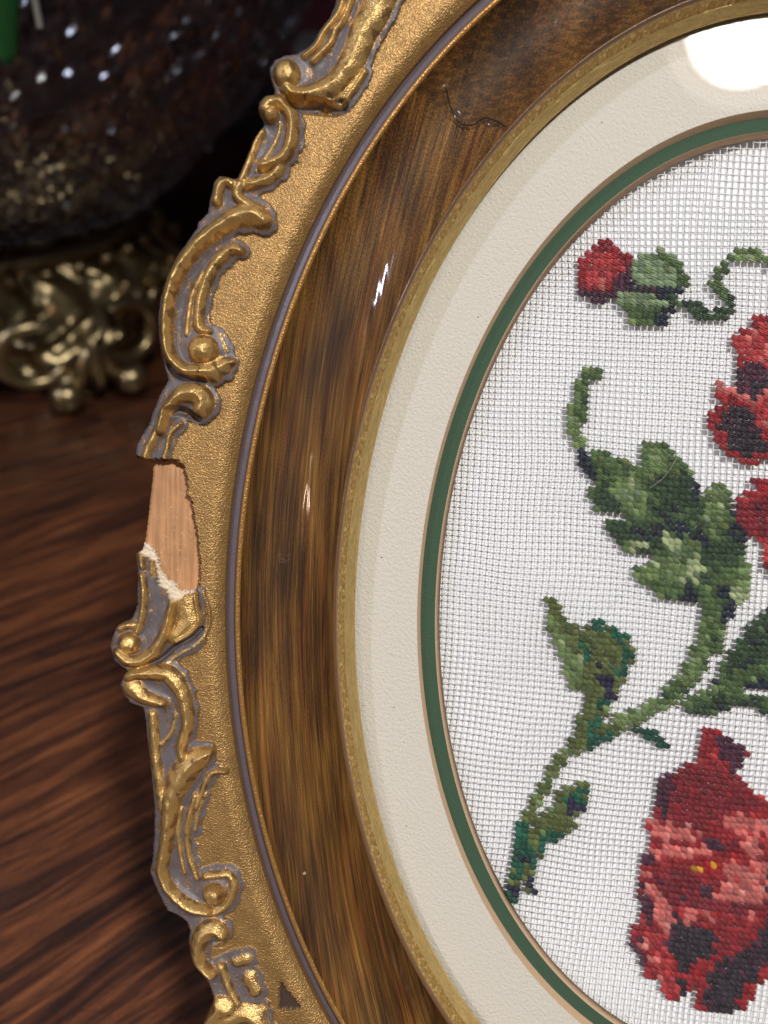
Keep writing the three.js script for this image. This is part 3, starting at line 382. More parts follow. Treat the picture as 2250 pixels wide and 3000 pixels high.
{ // one relief surface, then cut into its frieze, its separate ornaments and the damage
  const COLS = 108, rowsT = [];
  const fineA = T0 + 0.03, fineB = T1 - 0.03;
  for (let t = 0; t < 2 * Math.PI;) { rowsT.push(t); t += (t > fineA && t < fineB) ? 0.00125 : 0.0052; }
  rowsT.push(2 * Math.PI);
  const N = rowsT.length, M = COLS + 4, pos = new Float32Array(N * M * 3), col = new Float32Array(N * M * 3), uv = new Float32Array(N * M * 2);
  const kind = new Int16Array(N * M), piece = new Int16Array(N * M);   // kind 0 frieze, 1 gilt relief, 2 grey wash, 3 bare wood, 4 gesso, 5 chip
  const smax = (a, b, k) => { const h = clamp(0.5 + 0.5 * (a - b) / k); return lerp(b, a, h) + k * h * (1 - h); };
  for (let i = 0; i < N; i++) {
    const t = rowsT[i], tf = fold(t), mirrored = Math.floor((t - T0) / (T1 - T0));
    const qo = edgeAt(tf) + 0.1 * n2(tf * 190, mirrored * 3) + 0.06 * n2b(tf * 520, 4);
    let qs = 0; for (let k = -4; k <= 4; k++) qs += edgeAt(fold(t + k * 0.006)) / 9;
    let zone = false;
    for (let j = 0; j < M; j++) {
      const f = Math.min(1, j / (COLS - 1)), q = f * lerp(Math.min(qs, qo * 1.5), qo, step(0.6, 1, f));
      const x = (G0[0] + q) * Math.cos(tf), y = (G0[1] + q) * Math.sin(tf);
      const X = (G0[0] + q) * Math.cos(t), Y = (G0[1] + q) * Math.sin(t);
      let z = 11.1 + 0.05 * q - 2.1 * clamp(1 - q / 4.2) ** 2;
      let h = 0, low = 0, crown = 0, near = 9, best = -1, bestV = -9;
      for (const s of strokes) {
        const r = reach(s, x, y); if (!r) continue;
        const e = r[0] - r[1];
        near = Math.min(near, e);
        if (-e > bestV) { bestV = -e; best = s.piece; }
        const u = r[0] / r[1];
        const skirt = r[0] / (1.9 * r[1]);
        if (skirt < 1) low = smax(low, 0.42 * s.h * (1 - skirt * skirt) ** 2, 0.3);
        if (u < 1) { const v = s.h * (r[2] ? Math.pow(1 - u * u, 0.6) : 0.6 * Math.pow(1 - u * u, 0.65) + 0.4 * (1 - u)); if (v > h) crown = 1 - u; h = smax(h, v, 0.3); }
      }
      const wob = 0.45 * n2(x * 0.22, y * 0.22) + 0.12 * n2b(x * 0.8, y * 0.8);
      if (!zone && q > 4 && near < 0.9 + wob) zone = true;
      let k = 0;
      if (zone) {
        z += 0.3 + 0.1 * n2(x * 0.2, y * 0.2);
        const rub = n2(x * 0.5, y * 0.16) + 0.5 * n2b(x * 1.6, y * 0.9) + 0.25 * n2(x * 4, y * 4);
        k = h > 0.32 + 0.3 * n2b(x * 0.3 + 5, y * 0.3) + 0.12 * n2(x * 1.1, y * 1.1) ? 1 : rub > 0.62 ? 6 : 2;
      }
      if (h > 0) z += h * (1 + 0.06 * n2b(x * 0.3, y * 0.3)) + 0.012 * n2(x * 0.6, y * 0.6) + 0.004 * n2b(x * 1.7, y * 1.7);
      if (zone && low > h) z += low - Math.max(h, 0);
      for (const s of hollows) { const r = reach(s, x, y); if (r && r[0] < r[1]) { z -= s.h * (1 - (r[0] / r[1]) ** 2); if (k === 1 && h < 1) k = 2; } }
      const wx = x + 0.3 * n2(x * 1.1, y * 1.1) + 0.2 * n2(x * 2.7, y * 2.7), wy = y + 0.3 * n2b(x * 1.1, y * 1.1) + 0.2 * n2b(x * 2.7, y * 2.7);
      if (mirrored === 0 && inside(BARE_WOOD, wx, wy)) { k = 3; z = 9.95 - 0.05 * (qo - q) + 0.03 * n2(x * 3, y * 0.15) + 0.02 * n2b(x * 6, y * 0.3); best = 20; }
      if (mirrored === 0 && inside(GESSO, wx, wy)) { k = 4; z = 10.7 + 0.28 * n2(x * 0.9, y * 0.9) + 0.14 * n2b(x * 2.2, y * 2.2); best = 21; }
      if (mirrored === 0 && inside(CHIP, wx, wy)) { k = 5; z = 10.45 + 0.03 * n2(x * 5, y); best = 22; }
      if (qo - q < 0.8) z -= 0.9 * (1 - Math.sqrt(clamp((qo - q) / 0.8)));
      if (k === 0) z += 0.02 * n2(x * 3, y * 3);
      let px = X, py = Y, pz = z;
      if (j >= COLS) {                                      // the outer side, down to the back
        const d = j - COLS + 1, w = [0, 0.1, 0.6, 3.5, 6][d], A = G0[0] + qo - w, B = G0[1] + qo - w;
        px = A * Math.cos(t); py = B * Math.sin(t); pz = [0, 8.6, 5.5, -1, -6.9][d];
        if (k === 0 || k === 1) k = d < 3 ? 1 : 2;
      }
      const o = i * M + j;
      pos[3 * o] = px * MM; pos[3 * o + 1] = (py + YC) * MM; pos[3 * o + 2] = pz * MM;
      uv[2 * o] = px * MM; uv[2 * o + 1] = (py + YC) * MM;
      kind[o] = k; piece[o] = k === 0 ? -1 : best >= 20 ? best : (best < 0 ? 0 : best) + 100 * mirrored;
      const a = n2(x * 0.9, y * 0.9), b = n2b(x * 3.1, y * 3.1), e = n2(x * 0.16 + 3, y * 0.16);
      let c;
      if (k === 0) { const g = 1 + 0.14 * b + 0.12 * e; c = [0.39 * g, 0.228 * g, 0.08 * g]; if (a + 0.5 * b > 1.02) c = [0.26, 0.15, 0.06]; }
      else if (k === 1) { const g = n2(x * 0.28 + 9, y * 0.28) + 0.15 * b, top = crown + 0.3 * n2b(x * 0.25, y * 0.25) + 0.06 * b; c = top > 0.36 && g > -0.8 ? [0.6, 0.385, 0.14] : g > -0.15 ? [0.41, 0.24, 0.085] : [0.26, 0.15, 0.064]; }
      else if (k === 2) { const g = 1 + 0.15 * b; c = [0.115 * g, 0.096 * g, 0.1 * g]; }
      else if (k === 6) { const g = 1 + 0.3 * a; c = [0.33 * g, 0.185 * g, 0.075 * g]; }
      else if (k === 3) { const g = 1 + 0.16 * n2(x * 0.9, y * 0.04) + 0.14 * n2b(x * 3, y * 0.07) + 0.1 * e - (n2(x * 2.2 + 8, y * 0.05) > 0.6 ? 0.22 : 0); c = n2(x * 0.8, y * 0.8) + 0.6 * n2b(x * 2.5, y * 2.5) > 1.12 ? [0.6, 0.46, 0.3] : [0.47 * g, 0.238 * g, 0.105 * g]; }
      else if (k === 4) c = [0.7 + 0.06 * b, 0.6 + 0.06 * b, 0.45 + 0.06 * b];
      else { const g = 1 + 0.4 * n2(x * 6, y * 0.6); c = [0.055 * g, 0.032 * g, 0.02 * g]; }
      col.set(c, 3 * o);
    }
  }
  const idx = [];
  for (let i = 0; i < N - 1; i++) for (let j = 0; j < M - 1; j++) { const a = i * M + j; idx.push([a, a + M, a + 1], [a + 1, a + M, a + M + 1]); }
  const whole = new THREE.BufferGeometry();
  whole.setAttribute('position', new THREE.BufferAttribute(pos, 3)); whole.setIndex(idx.flat()); whole.computeVertexNormals();
  const nor = whole.attributes.normal.array, lots = new Map();
  for (const f of idx) {
    const v = f.map((o) => piece[o]), p = v[0] === v[1] || v[0] === v[2] ? v[0] : v[1], ks = f.map((o) => kind[o]), k = ks[0] === ks[1] || ks[0] === ks[2] ? ks[0] : ks[1];
    const slot = k === 2 ? 1 : 0, key = p;
    if (!lots.has(key)) lots.set(key, [[], []]);
    lots.get(key)[slot].push(f);
  }
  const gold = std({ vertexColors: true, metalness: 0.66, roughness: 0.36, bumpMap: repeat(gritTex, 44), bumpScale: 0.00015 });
  const sand = std({ vertexColors: true, metalness: 0.6, roughness: 0.42, bumpMap: repeat(gritTex, 38), bumpScale: 0.0002 });
  const wash = std({ vertexColors: true, roughness: 0.48, bumpMap: repeat(gritTex, 14), bumpScale: 0.00005 });
  const bare = std({ vertexColors: true, roughness: 0.62 }), chalk = std({ vertexColors: true, roughness: 0.9 });
  const names = ['shell_ornament', 'curl_ornament', 'scroll_ornament', 'hook_ornament', 'broken_ornament', 'leaf_ornament', 'curl_ornament', 'shell_ornament'];
  const apart = [];                                         // pieces of one ornament that do not touch are parts of their own
  for (const [p, lot] of [...lots].sort((u, v) => u[0] - v[0])) {
    const up = new Map(), top = (o) => { while (up.get(o) !== o) { up.set(o, up.get(up.get(o))); o = up.get(o); } return o; };
    const all = [...lot[0].map((f) => [f, 0]), ...lot[1].map((f) => [f, 1])];
    for (const [f] of all) { for (const o of f) if (!up.has(o)) up.set(o, o); const t = top(f[0]); up.set(top(f[1]), t); up.set(top(f[2]), t); }
    const sets = new Map();
    for (const [f, k] of all) { const t = top(f[0]); if (!sets.has(t)) sets.set(t, [[], []]); sets.get(t)[k].push(f); }
    const big = [...sets.values()].sort((u, v) => v[0].length + v[1].length - u[0].length - u[1].length);
    big.forEach((q, k) => { if (k && q[0].length + q[1].length < 30) { big[0][0].push(...q[0]); big[0][1].push(...q[1]); } else apart.push([p, q]); });
  }
  for (const [p, [a, b]] of apart) {
    const at = new Map(), P = [], Nn = [], C = [], U = [], I = [];
    const put = (o) => { if (!at.has(o)) { at.set(o, at.size); P.push(...pos.subarray(3 * o, 3 * o + 3)); Nn.push(...nor.subarray(3 * o, 3 * o + 3)); C.push(...col.subarray(3 * o, 3 * o + 3)); U.push(...uv.subarray(2 * o, 2 * o + 2)); } I.push(at.get(o)); };
    a.forEach((f) => f.forEach(put)); const cut = I.length; b.forEach((f) => f.forEach(put));
    const g = new THREE.BufferGeometry();
    g.setAttribute('position', new THREE.Float32BufferAttribute(P, 3)); g.setAttribute('normal', new THREE.Float32BufferAttribute(Nn, 3));
    g.setAttribute('color', new THREE.Float32BufferAttribute(C, 3)); g.setAttribute('uv', new THREE.Float32BufferAttribute(U, 2)); g.setIndex(I);
    if (p === -1 || p >= 20 && p < 30) {
      part(p === -1 ? 'gilt_frieze' : ['bare_wood', 'broken_gesso', 'chip'][p - 20], g, p === -1 ? sand : p === 21 ? chalk : bare, frame, p === 20 ? 'bare orange wood where an ornament has broken off' : undefined);
    } else {
      g.addGroup(0, cut, 0); g.addGroup(cut, I.length - cut, 1);
      part(names[((p % 100) + 100) % 100] ?? 'scroll_ornament', g, [gold, wash], frame);
    }
  }
}
// groove, bead, brown band and gilt sight edge
const washMat = std({ color: lin(0.12, 0.098, 0.11), roughness: 0.42, bumpMap: repeat(gritTex, 16), bumpScale: 0.00006 });
const dz1 = (x, y) => 0.1 * n2(x * 0.3, y * 0.3);
part('groove', loft([off(G0, -0.08, 7.5), off(G0, -0.4, 7.8, dz1), off(G0, -1.2, 8.25, dz1), off(G0, -1.9, 8.35, dz1), off(RING.bead, 0.3, 8.6, dz1), off(RING.bead, 0, 9.5)], 720), washMat, frame);
const oldGold = std({ color: lin(0.42, 0.215, 0.06), metalness: 0.6, roughness: 0.42, bumpMap: repeat(gritTex, 30), bumpScale: 0.00016 });
part('frieze_edge', loft([off(G0, 0, 9.0), off(G0, -0.03, 8.2), off(G0, -0.08, 7.5)], 720), oldGold, frame);
part('bead', loft([off(RING.bead, 0, 9.5), off(RING.bead, -0.15, 9.85), off(RING.bead, -0.5, 10.0), off(RING.bead, -0.9, 9.9), off(RING.bead, -1.25, 9.55)], 720), oldGold, frame);
const JOINT = [[-79.2, 121.5], [-77.9, 117.6], [-75.9, 114.3], [-73, 113.6], [-70.2, 114.9], [-67.8, 114], [-65.5, 112]];
const jointStroke = stroke(0, 0.35, JOINT.map((p) => [...p, 0.75]));
const bandTex = (() => {
  const W = 1400, H = 2048, X0 = -134, X1 = -2, Y0 = -112, Y1 = 164;
  const t = dataTexture(W, H, (u, v) => {
    const x = lerp(X0, X1, u), y = lerp(Y0, Y1, v);
    const upper = y - 114 > -0.42 * (x + 72);
    let g;
    const rr = (Math.hypot(x / 114.8, y / 154.5) - 1) * 128, along = Math.atan2(y / 154.5, -x / 114.8) * 138, bx = 0.55 * x - 0.45 * rr, wob2 = 0.5 * n2(bx * 0.05, along * 0.014) + 0.12 * n2b(bx * 0.3, along * 0.03), sx = bx + wob2;
    const blotch = 0.11 * n2(x * 0.06, y * 0.016) + 0.07 * n2b(x * 0.16, y * 0.04) - 0.04;
    if (!upper) {
      g = 0.53 + blotch + 0.1 * n2(sx * 0.5, along * 0.012) + 0.09 * n2b(sx * 1.3, along * 0.025) + 0.09 * n2(sx * 3, along * 0.05) + 0.08 * n2b(sx * 7, along * 0.1);
      g += step(45, 110, y) * (0.12 * n2(x * 1.2, y * 1.2) + 0.1 * n2b(x * 2.8, y * 2.8));
    } else {
      const r = Math.hypot(x + 40, y - 40);
      g = 0.46 + blotch + 0.1 * n2(x * 0.25, y * 0.5) + 0.1 * n2b(x * 0.9, y * 1.4) + 0.1 * n2(x * 2.6, y * 2.8) + 0.06 * n2b(x * 6, y * 6);
      if (Math.abs((r * 0.55 + 0.4 * n2(x * 0.08, y * 0.08)) % 1 - 0.5) < 0.03 && n2(x * 0.1, y * 0.4) > -0.2) g += 0.16;
    }
    g += 0.05 * n2(x * 4, y * 4) + 0.07 * (rnd() - 0.5);
    if (n2b(sx * 2.2 + 3, along * 0.05) > 0.68) g -= 0.17;
    if (n2b(sx * 2.3 + 30, along * 0.05) > 0.74) g += 0.12;
    const c = tone([[27, 16, 8], [46, 29, 13], [74, 48, 19], [107, 73, 30], [138, 99, 44], [166, 127, 64]], 0.5 + (g - 0.5) * 1.12);
    if (n2(sx * 0.4 + 20, along * 0.015) > 0.4) { c[0] *= 1.05; c[1] *= 0.97; }
    const crack = reach(jointStroke, x, y);
    if (crack && crack[0] < 0.22 + 0.1 * n2(x, y)) return [0.09, 0.06, 0.045];   // dirt in the joint
    const su = x + 116, sv = y - 12.8;                      // a pale scratch and a speck of paint
    if (Math.abs(su) < 2.6 && Math.abs(sv) < 1.1 && n2(su * 0.9 + 3, sv * 5) > 0.35 + 0.2 * Math.abs(su)) return [0.4, 0.34, 0.25];
    if (Math.hypot(x + 110.2, y + 65.2) < 0.38) return [0.62, 0.58, 0.5];
    return c;
  }, true, THREE.MirroredRepeatWrapping);
  t.userData = { X0, X1, Y0, Y1 }; return t;
})();
{
  const { X0, X1, Y0, Y1 } = bandTex.userData, rows = [], A = off(RING.bead, -1.25, 0), B = off(RING.ridge, 0.45, 0);
  const dz = (x, y) => { const r = reach(jointStroke, x, y); return (r && r[0] < r[1] ? 0.6 * (1 - (r[0] / r[1]) ** 2) : 0) + 0.05 * n2(x * 0.5, y * 0.06); };
  for (let k = 0; k <= 50; k++) { const f = k / 50; rows.push(between(A, B, f, lerp(9.55, 9.1, f) - 4.7 * Math.pow(Math.sin(Math.PI * Math.pow(f, 0.92)), 0.85), dz)); }
  const g = loft(rows, 1500, (x, y) => [(x - X0) / (X1 - X0), (y - Y0) / (Y1 - Y0)]);
  part('brown_band', g, phys({ map: bandTex, roughness: 0.6, specularIntensity: 0.5, clearcoat: 0.5, clearcoatRoughness: 0.07, bumpMap: repeat(brushTex, 5, 9), bumpScale: 0.00005 }), frame);
}
const sightGold = std({ color: lin(0.76, 0.535, 0.21), metalness: 0.6, roughness: 0.36, bumpMap: repeat(alongTex, 14, 50), bumpScale: 0.00012, map: leafTex });
const speckledGilt = std({ color: lin(0.76, 0.535, 0.21), metalness: 0.6, roughness: 0.36, bumpMap: repeat(gritTex, 30), bumpScale: 0.0001, map: speckleTex });
const R4 = RING.ridge, R3 = RING.lip;
part('ridge', loft([off(R4, 0.45, 9.1), off(R4, 0.25, 9.32), off(R4, 0, 9.3), off(R4, -0.3, 8.95), off(R4, -0.5, 8.4)], 720), phys({ color: lin(0.15, 0.075, 0.032), roughness: 0.3, clearcoat: 0.6, clearcoatRoughness: 0.15, bumpMap: repeat(gritTex, 20), bumpScale: 0.0001 }), frame);
part('sight_edge_hollow', loft([off(R4, -0.5, 8.4), off(R4, -0.8, 7.2, dz1), off(R4, -1.3, 6.0, dz1), off(R4, -1.9, 5.2)], 720), speckledGilt, frame);
part('sight_edge', loft([off(R4, -1.9, 5.2), off(R4, -2.7, 4.6), off(R3, 0.8, 3.9), off(R3, 0.2, 3.4), off(R3, 0, 3.1), off(R3, 0.1, 2.7), off(R3, 1.2, 2.5)], 720), sightGold, frame);

// mats
const creamMat = std({ color: lin(0.64, 0.6, 0.515), roughness: 0.92, bumpMap: repeat(paperTex, 25), bumpScale: 0.00022 });
const coreMat = std({ color: lin(0.56, 0.38, 0.235), roughness: 0.9, bumpMap: repeat(paperTex, 40), bumpScale: 0.00008 });
const greenMat = std({ color: lin(0.043, 0.088, 0.05), roughness: 0.88, bumpMap: repeat(paperTex, 40), bumpScale: 0.0001 });
const cream = part('cream_mat', loft([off(R3, 2.2, -1.2), off(R3, 2.2, 1.2), ...[0.2, 0.4, 0.6, 0.8].map((f) => between(off(R3, 2.2, 0), RING.mat, f, 1.2)), [...RING.mat, 1.2]], 360, (x, y) => [x * MM, y * MM]), creamMat, frame);
part('bevel', loft([[...RING.mat, 1.2], off(RING.mat, -0.06, 1.16), [...RING.green, -0.85]], 360, (x, y) => [x * MM, y * MM]), coreMat, cream);
const gm = part('green_mat', loft([off(RING.green, 6, -0.9), [...RING.green, -0.9], [...RING.greenIn, -0.9]], 360, (x, y) => [x * MM, y * MM]), greenMat, frame);
part('bevel', loft([[...RING.greenIn, -0.9], off(RING.greenIn, -0.05, -0.94), [...RING.open, -2.6], off(RING.open, 3, -2.65)], 360, (x, y) => [x * MM, y * MM]), coreMat, gm);
function ovalSheet(a, b, z) {
  const s = new THREE.Shape(); s.absellipse(0, 0, a * MM, b * MM, 0, Math.PI * 2);
  const g = new THREE.ShapeGeometry(s, 120); g.translate(0, YC * MM, z * MM); return g;
}
part('backing_card', ovalSheet(95, 132, -5.2), std({ color: lin(0.9, 0.905, 0.91), roughness: 0.95 }), frame);
part('back_board', ovalSheet(124, 163, -6.8), std({ color: lin(0.12, 0.08, 0.05), roughness: 0.9 }), frame);

// canvas: a woven net, slightly buckled
const PITCH = 1.53;
const buckle = (x, y) => -3.55 + 0.32 * n2(x * 0.03, y * 0.03) + 0.14 * n2b(x * 0.09, y * 0.07);
function warp(X, Y) {                                       // grid place -> place on the sheet
  const s = lerp(0.095, 0.02, clamp((Y + 90) / 190));
  return [X + s * (Y + 20) * 0.9 + 0.35 * n2(X * 0.03 + 5, Y * 0.03), Y - s * (X + 40) + 0.35 * n2b(X * 0.03, Y * 0.03)];
}
{
  const inA = 80.5, inB = 115.5;
  const strands = (upright) => {
    const pos = [], idx = [], lim = upright ? 66 : 86, len = upright ? 88 : 68, sides = 5;
    for (let i = -lim; i <= lim; i++) {
      let prev = -1;
      for (let j = -2 * len; j <= 2 * len; j++) {
        const X = upright ? i * PITCH : j * PITCH / 2, Y = upright ? j * PITCH / 2 : i * PITCH;
        const [x, y] = warp(X, Y);
        if ((x / inA) ** 2 + (y / inB) ** 2 > 1) { prev = -1; continue; }
        const odd = ((j & 1) === 0) ? ((i + (j >> 1)) & 1 ? 1 : -1) * (upright ? 1 : -1) : 0;
        const jit = 0.05 * n2(i * 3.7, j * 0.4), z = buckle(x, y) + odd * 0.13;
        const r = 0.13 + 0.035 * (odd !== 0) + 0.015 * n2b(i * 1.3, j * 0.3);
        const at = pos.length / 3;
        for (let k = 0; k < sides; k++) {
          const a = k / sides * 2 * Math.PI, c = Math.cos(a) * r + jit, s = Math.sin(a) * r;
          pos.push((x + (upright ? c : 0)) * MM, (y + (upright ? 0 : c) + YC) * MM, (z + s) * MM);
        }
        if (prev >= 0) for (let k = 0; k < sides; k++) { const l = (k + 1) % sides; idx.push(prev + k, at + k, prev + l, prev + l, at + k, at + l); }
        prev = at;
      }
    }
    const g = new THREE.BufferGeometry();
    g.setAttribute('position', new THREE.Float32BufferAttribute(pos, 3)); g.setIndex(idx); g.computeVertexNormals(); return g;
  };
  const thread = phys({ color: lin(0.73, 0.72, 0.71), roughness: 0.6, sheen: 0.3 });
  const canvas = new THREE.Group(); canvas.name = 'canvas'; canvas.userData.label = 'white open mesh embroidery canvas'; frame.add(canvas);
  part('upright_threads', strands(true), thread, canvas).userData.kind = 'stuff';
  part('cross_threads', strands(false), thread, canvas).userData.kind = 'stuff';
}
// stitches: one slanting padded loop of thread per crossing
{
  const THREAD = { red: [138, 38, 44], brightred: [164, 56, 58], crimson: [150, 30, 36], darkred: [116, 36, 44], pink: [190, 104, 98], rosy: [206, 134, 124], plum: [74, 40, 56], charcoal: [50, 42, 50], navy: [34, 42, 54], ink: [40, 36, 62], sage: [122, 142, 108], pale: [156, 168, 124], lightgreen: [106, 126, 78], midgreen: [76, 98, 58], darkgreen: [50, 70, 48], olive: [88, 98, 54], teal: [30, 82, 64], darkteal: [32, 70, 58], yellow: [196, 146, 46] };
  const MIX = { red: ['brightred', 'darkred', 'crimson'], brightred: ['red', 'pink'], darkred: ['red', 'red', 'plum'], pink: ['brightred', 'rosy', 'rosy'], plum: ['darkred', 'charcoal'], charcoal: ['plum'], midgreen: ['lightgreen', 'darkgreen', 'olive'], lightgreen: ['midgreen', 'sage', 'pale'], darkgreen: ['midgreen', 'navy'], sage: ['lightgreen', 'pale'], pale: ['lightgreen', 'sage'], olive: ['midgreen', 'lightgreen'], teal: ['darkteal', 'olive'], navy: ['darkgreen'] };
  const motifs = new Map();
  const lines = STITCHING.map(([m, c, w, p]) => ({ m, c, w, p, s: w ? stroke(0, 1, p.map((q) => [...q, w])) : null }));
  const loop = (() => {                                     // a capsule with flattened ends, unit length along x
    const pos = [], idx = [], ns = 5, xs = [-0.5, -0.36, 0, 0.36, 0.5], rs = [0.2, 0.85, 1, 0.85, 0.2];
    xs.forEach((x, i) => { for (let k = 0; k < ns; k++) { const a = k / ns * 2 * Math.PI; pos.push([x, Math.cos(a) * rs[i], Math.sin(a) * rs[i] + (1 - 4 * x * x) * 0.5]); } });
    for (let i = 0; i < xs.length - 1; i++) for (let k = 0; k < ns; k++) { const l = (k + 1) % ns, a = i * ns; idx.push(a + k, a + ns + l, a + ns + k, a + k, a + l, a + ns + l); }
    return { pos, idx };
  })();
  for (let i = -60; i <= 60; i++) for (let j = -84; j <= 84; j++) {
    const [x, y] = warp((i + 0.5) * PITCH, (j + 0.5) * PITCH);
    if ((x / 79.5) ** 2 + (y / 114.5) ** 2 > 1) continue;
    let hit = null;
    const dx = 2 * (rnd() - 0.5), dy = 1.6 * (rnd() - 0.5);   // threads interlock where colours meet
    for (const l of lines) {
      const own = (px, py) => { if (!l.s) return inside(l.p, px, py); const r = reach(l.s, px, py); return r && r[0] < r[1] * 0.8; };
      if (hit && hit.m === l.m ? own(x + dx, y + dy) : own(x, y)) hit = l;
    }
    if (!hit) continue;
    let shade = hit.c;
    const mix = MIX[shade];
    if (mix && rnd() < 0.13) shade = mix[Math.floor(rnd() * mix.length)];
    if (!motifs.has(hit.m)) motifs.set(hit.m, { pos: [], col: [], idx: [] });
    const o = motifs.get(hit.m), base = THREAD[shade];
    const len = 2.25 + 0.25 * (rnd() - 0.5), ang = -0.5 + 0.35 * (rnd() - 0.5), ca = Math.cos(ang), sa = Math.sin(ang);
    const zz = buckle(x, y) + 0.1 + 0.14 * rnd(), b = 1 + 0.26 * (rnd() - 0.5) + 0.12 * n2(x * 0.3, y * 0.5);
    const jx = 0.14 * (rnd() - 0.5), jy = 0.14 * (rnd() - 0.5);
    for (const k of [-1, 0, 1]) {
      const at = o.pos.length / 3, bb = b * (1 + 0.14 * (rnd() - 0.5)), r = 0.31 + 0.04 * (rnd() - 0.5), lift = (k ? 0 : 0.16) + 0.06 * rnd(), shift = 0.16 * (rnd() - 0.5), tilt = 0.16 * (rnd() - 0.5);
      const c = base.map((v) => { const s = clamp(v / 255 * bb); return s <= 0.04045 ? s / 12.92 : ((s + 0.055) / 1.055) ** 2.4; });
      for (const [px, py, pz] of loop.pos) {
        const lx = px * len + shift, ly = py * r + k * 0.42 + px * tilt;
        o.pos.push((x + jx + lx * ca - ly * sa) * MM, (y + jy + lx * sa + ly * ca + YC) * MM, (zz + pz * 0.36 + lift) * MM);
        o.col.push(...c);
      }
      o.idx.push(...loop.idx.map((v) => v + at));
    }
    for (let k = 0; k < 4; k++) {                           // fuzz
      const at = o.pos.length / 3, a = ang + 1.6 * (rnd() - 0.5), q = 1.3 + rnd(), fx = x + 1.2 * (rnd() - 0.5), fy = y + 0.9 * (rnd() - 0.5), w = 0.03, up = zz + 0.42 + 0.2 * rnd(), bow = 0.4 * (rnd() - 0.5);
      const c = base.map((v) => { const s = clamp(v / 255 * b * 1.15); return ((s + 0.055) / 1.055) ** 2.4; });
      for (const [f, lift] of [[-0.5, -0.1], [0, 0.22], [0.5, 0.05]]) for (const m of [-1, 1]) {
        o.pos.push((fx + Math.cos(a) * q * f - Math.sin(a) * (w * m + bow * f * f)) * MM, (fy + Math.sin(a) * q * f + Math.cos(a) * (w * m + bow * f * f) + YC) * MM, (up + lift + w * m) * MM);
        o.col.push(...c);
      }
      o.idx.push(at, at + 1, at + 2, at + 1, at + 3, at + 2, at + 2, at + 3, at + 4, at + 3, at + 5, at + 4);
    }
  }
  const floss = phys({ vertexColors: true, roughness: 0.5, sheen: 0.6, sheenRoughness: 0.4, sheenColor: new THREE.Color(0.6, 0.6, 0.6) });
  const says = { bud: 'red stitched rosebud', calyx: 'sage green stitched calyx', tendril: 'curling green stitched tendril', stem: 'hooked green stitched stem', leaf_spray: 'large green stitched leaf spray', small_leaf: 'olive and teal stitched leaf pair', branch: 'green stitched branch', lower_leaf: 'teal tipped stitched leaf touching the green mat', lower_rose: 'full red and pink stitched rose', upper_rose: 'dark hearted red stitched rose', side_rose: 'plain red stitched petal' };
  for (const [m, o] of motifs) {
    const g = new THREE.BufferGeometry();
    g.setAttribute('position', new THREE.Float32BufferAttribute(o.pos, 3)); g.setAttribute('color', new THREE.Float32BufferAttribute(o.col, 3));
    g.setIndex(o.idx); g.computeVertexNormals();
    part('stitched_' + m, g, floss, frame, says[m]).userData.kind = 'stuff';
  }
}
const speck = new THREE.IcosahedronGeometry(0.00016, 1), darkDust = std({ color: lin(0.12, 0.1, 0.08), roughness: 0.9 }), paleDust = std({ color: lin(0.85, 0.85, 0.82), roughness: 0.6 });
for (const [pts, tint] of [[[[-28, 31, -2], [-25, 33.5, -1.7], [-22.4, 37.5, -1.6], [-21.5, 39.5, -1.9]], 0.5], [[[-35.5, 2, -2.6], [-33, 6, -2.2], [-31.5, 10, -2.4]], 0.5], [[[-119, -66, 6.6], [-116.5, -66.8, 6.3], [-114.8, -65.6, 6.3]], 0.6], [[[-122, -27, 6.9], [-121, -25.8, 6.8], [-120.8, -24.6, 6.8]], 0.6]]) {
  const g = new THREE.TubeGeometry(new THREE.CatmullRomCurve3(pts.map(([x, y, z]) => new THREE.Vector3(x * MM, (y + YC) * MM, z * MM))), 14, 0.00004, 4);
  part('loose_fibre', g, std({ color: lin(tint, tint, tint * 0.95), roughness: 0.8 }), frame);
}
for (const [x, y, tint] of [[-92.5, 13.1, 0], [-96.6, -23.9, 0], [-88.9, -24.1, 0], [-42.9, 115.7, 0], [-16.7, 120.9, 1], [-78.8, 89.2, 1], [-62.9, 93.9, 1], [-85.3, -54.2, 0], [-25.5, 123.9, 1], [-70.4, 71.0, 0]]) part('dust_speck', speck, tint ? paleDust : darkDust, frame).position.set(x * MM, (y + YC) * MM, 1.22 * MM);
part('glass', ovalSheet(100.3, 140.9, 1.75), phys({ color: 0xffffff, roughness: 0.015, transmission: 1, thickness: 0, ior: 1.5 }), frame);

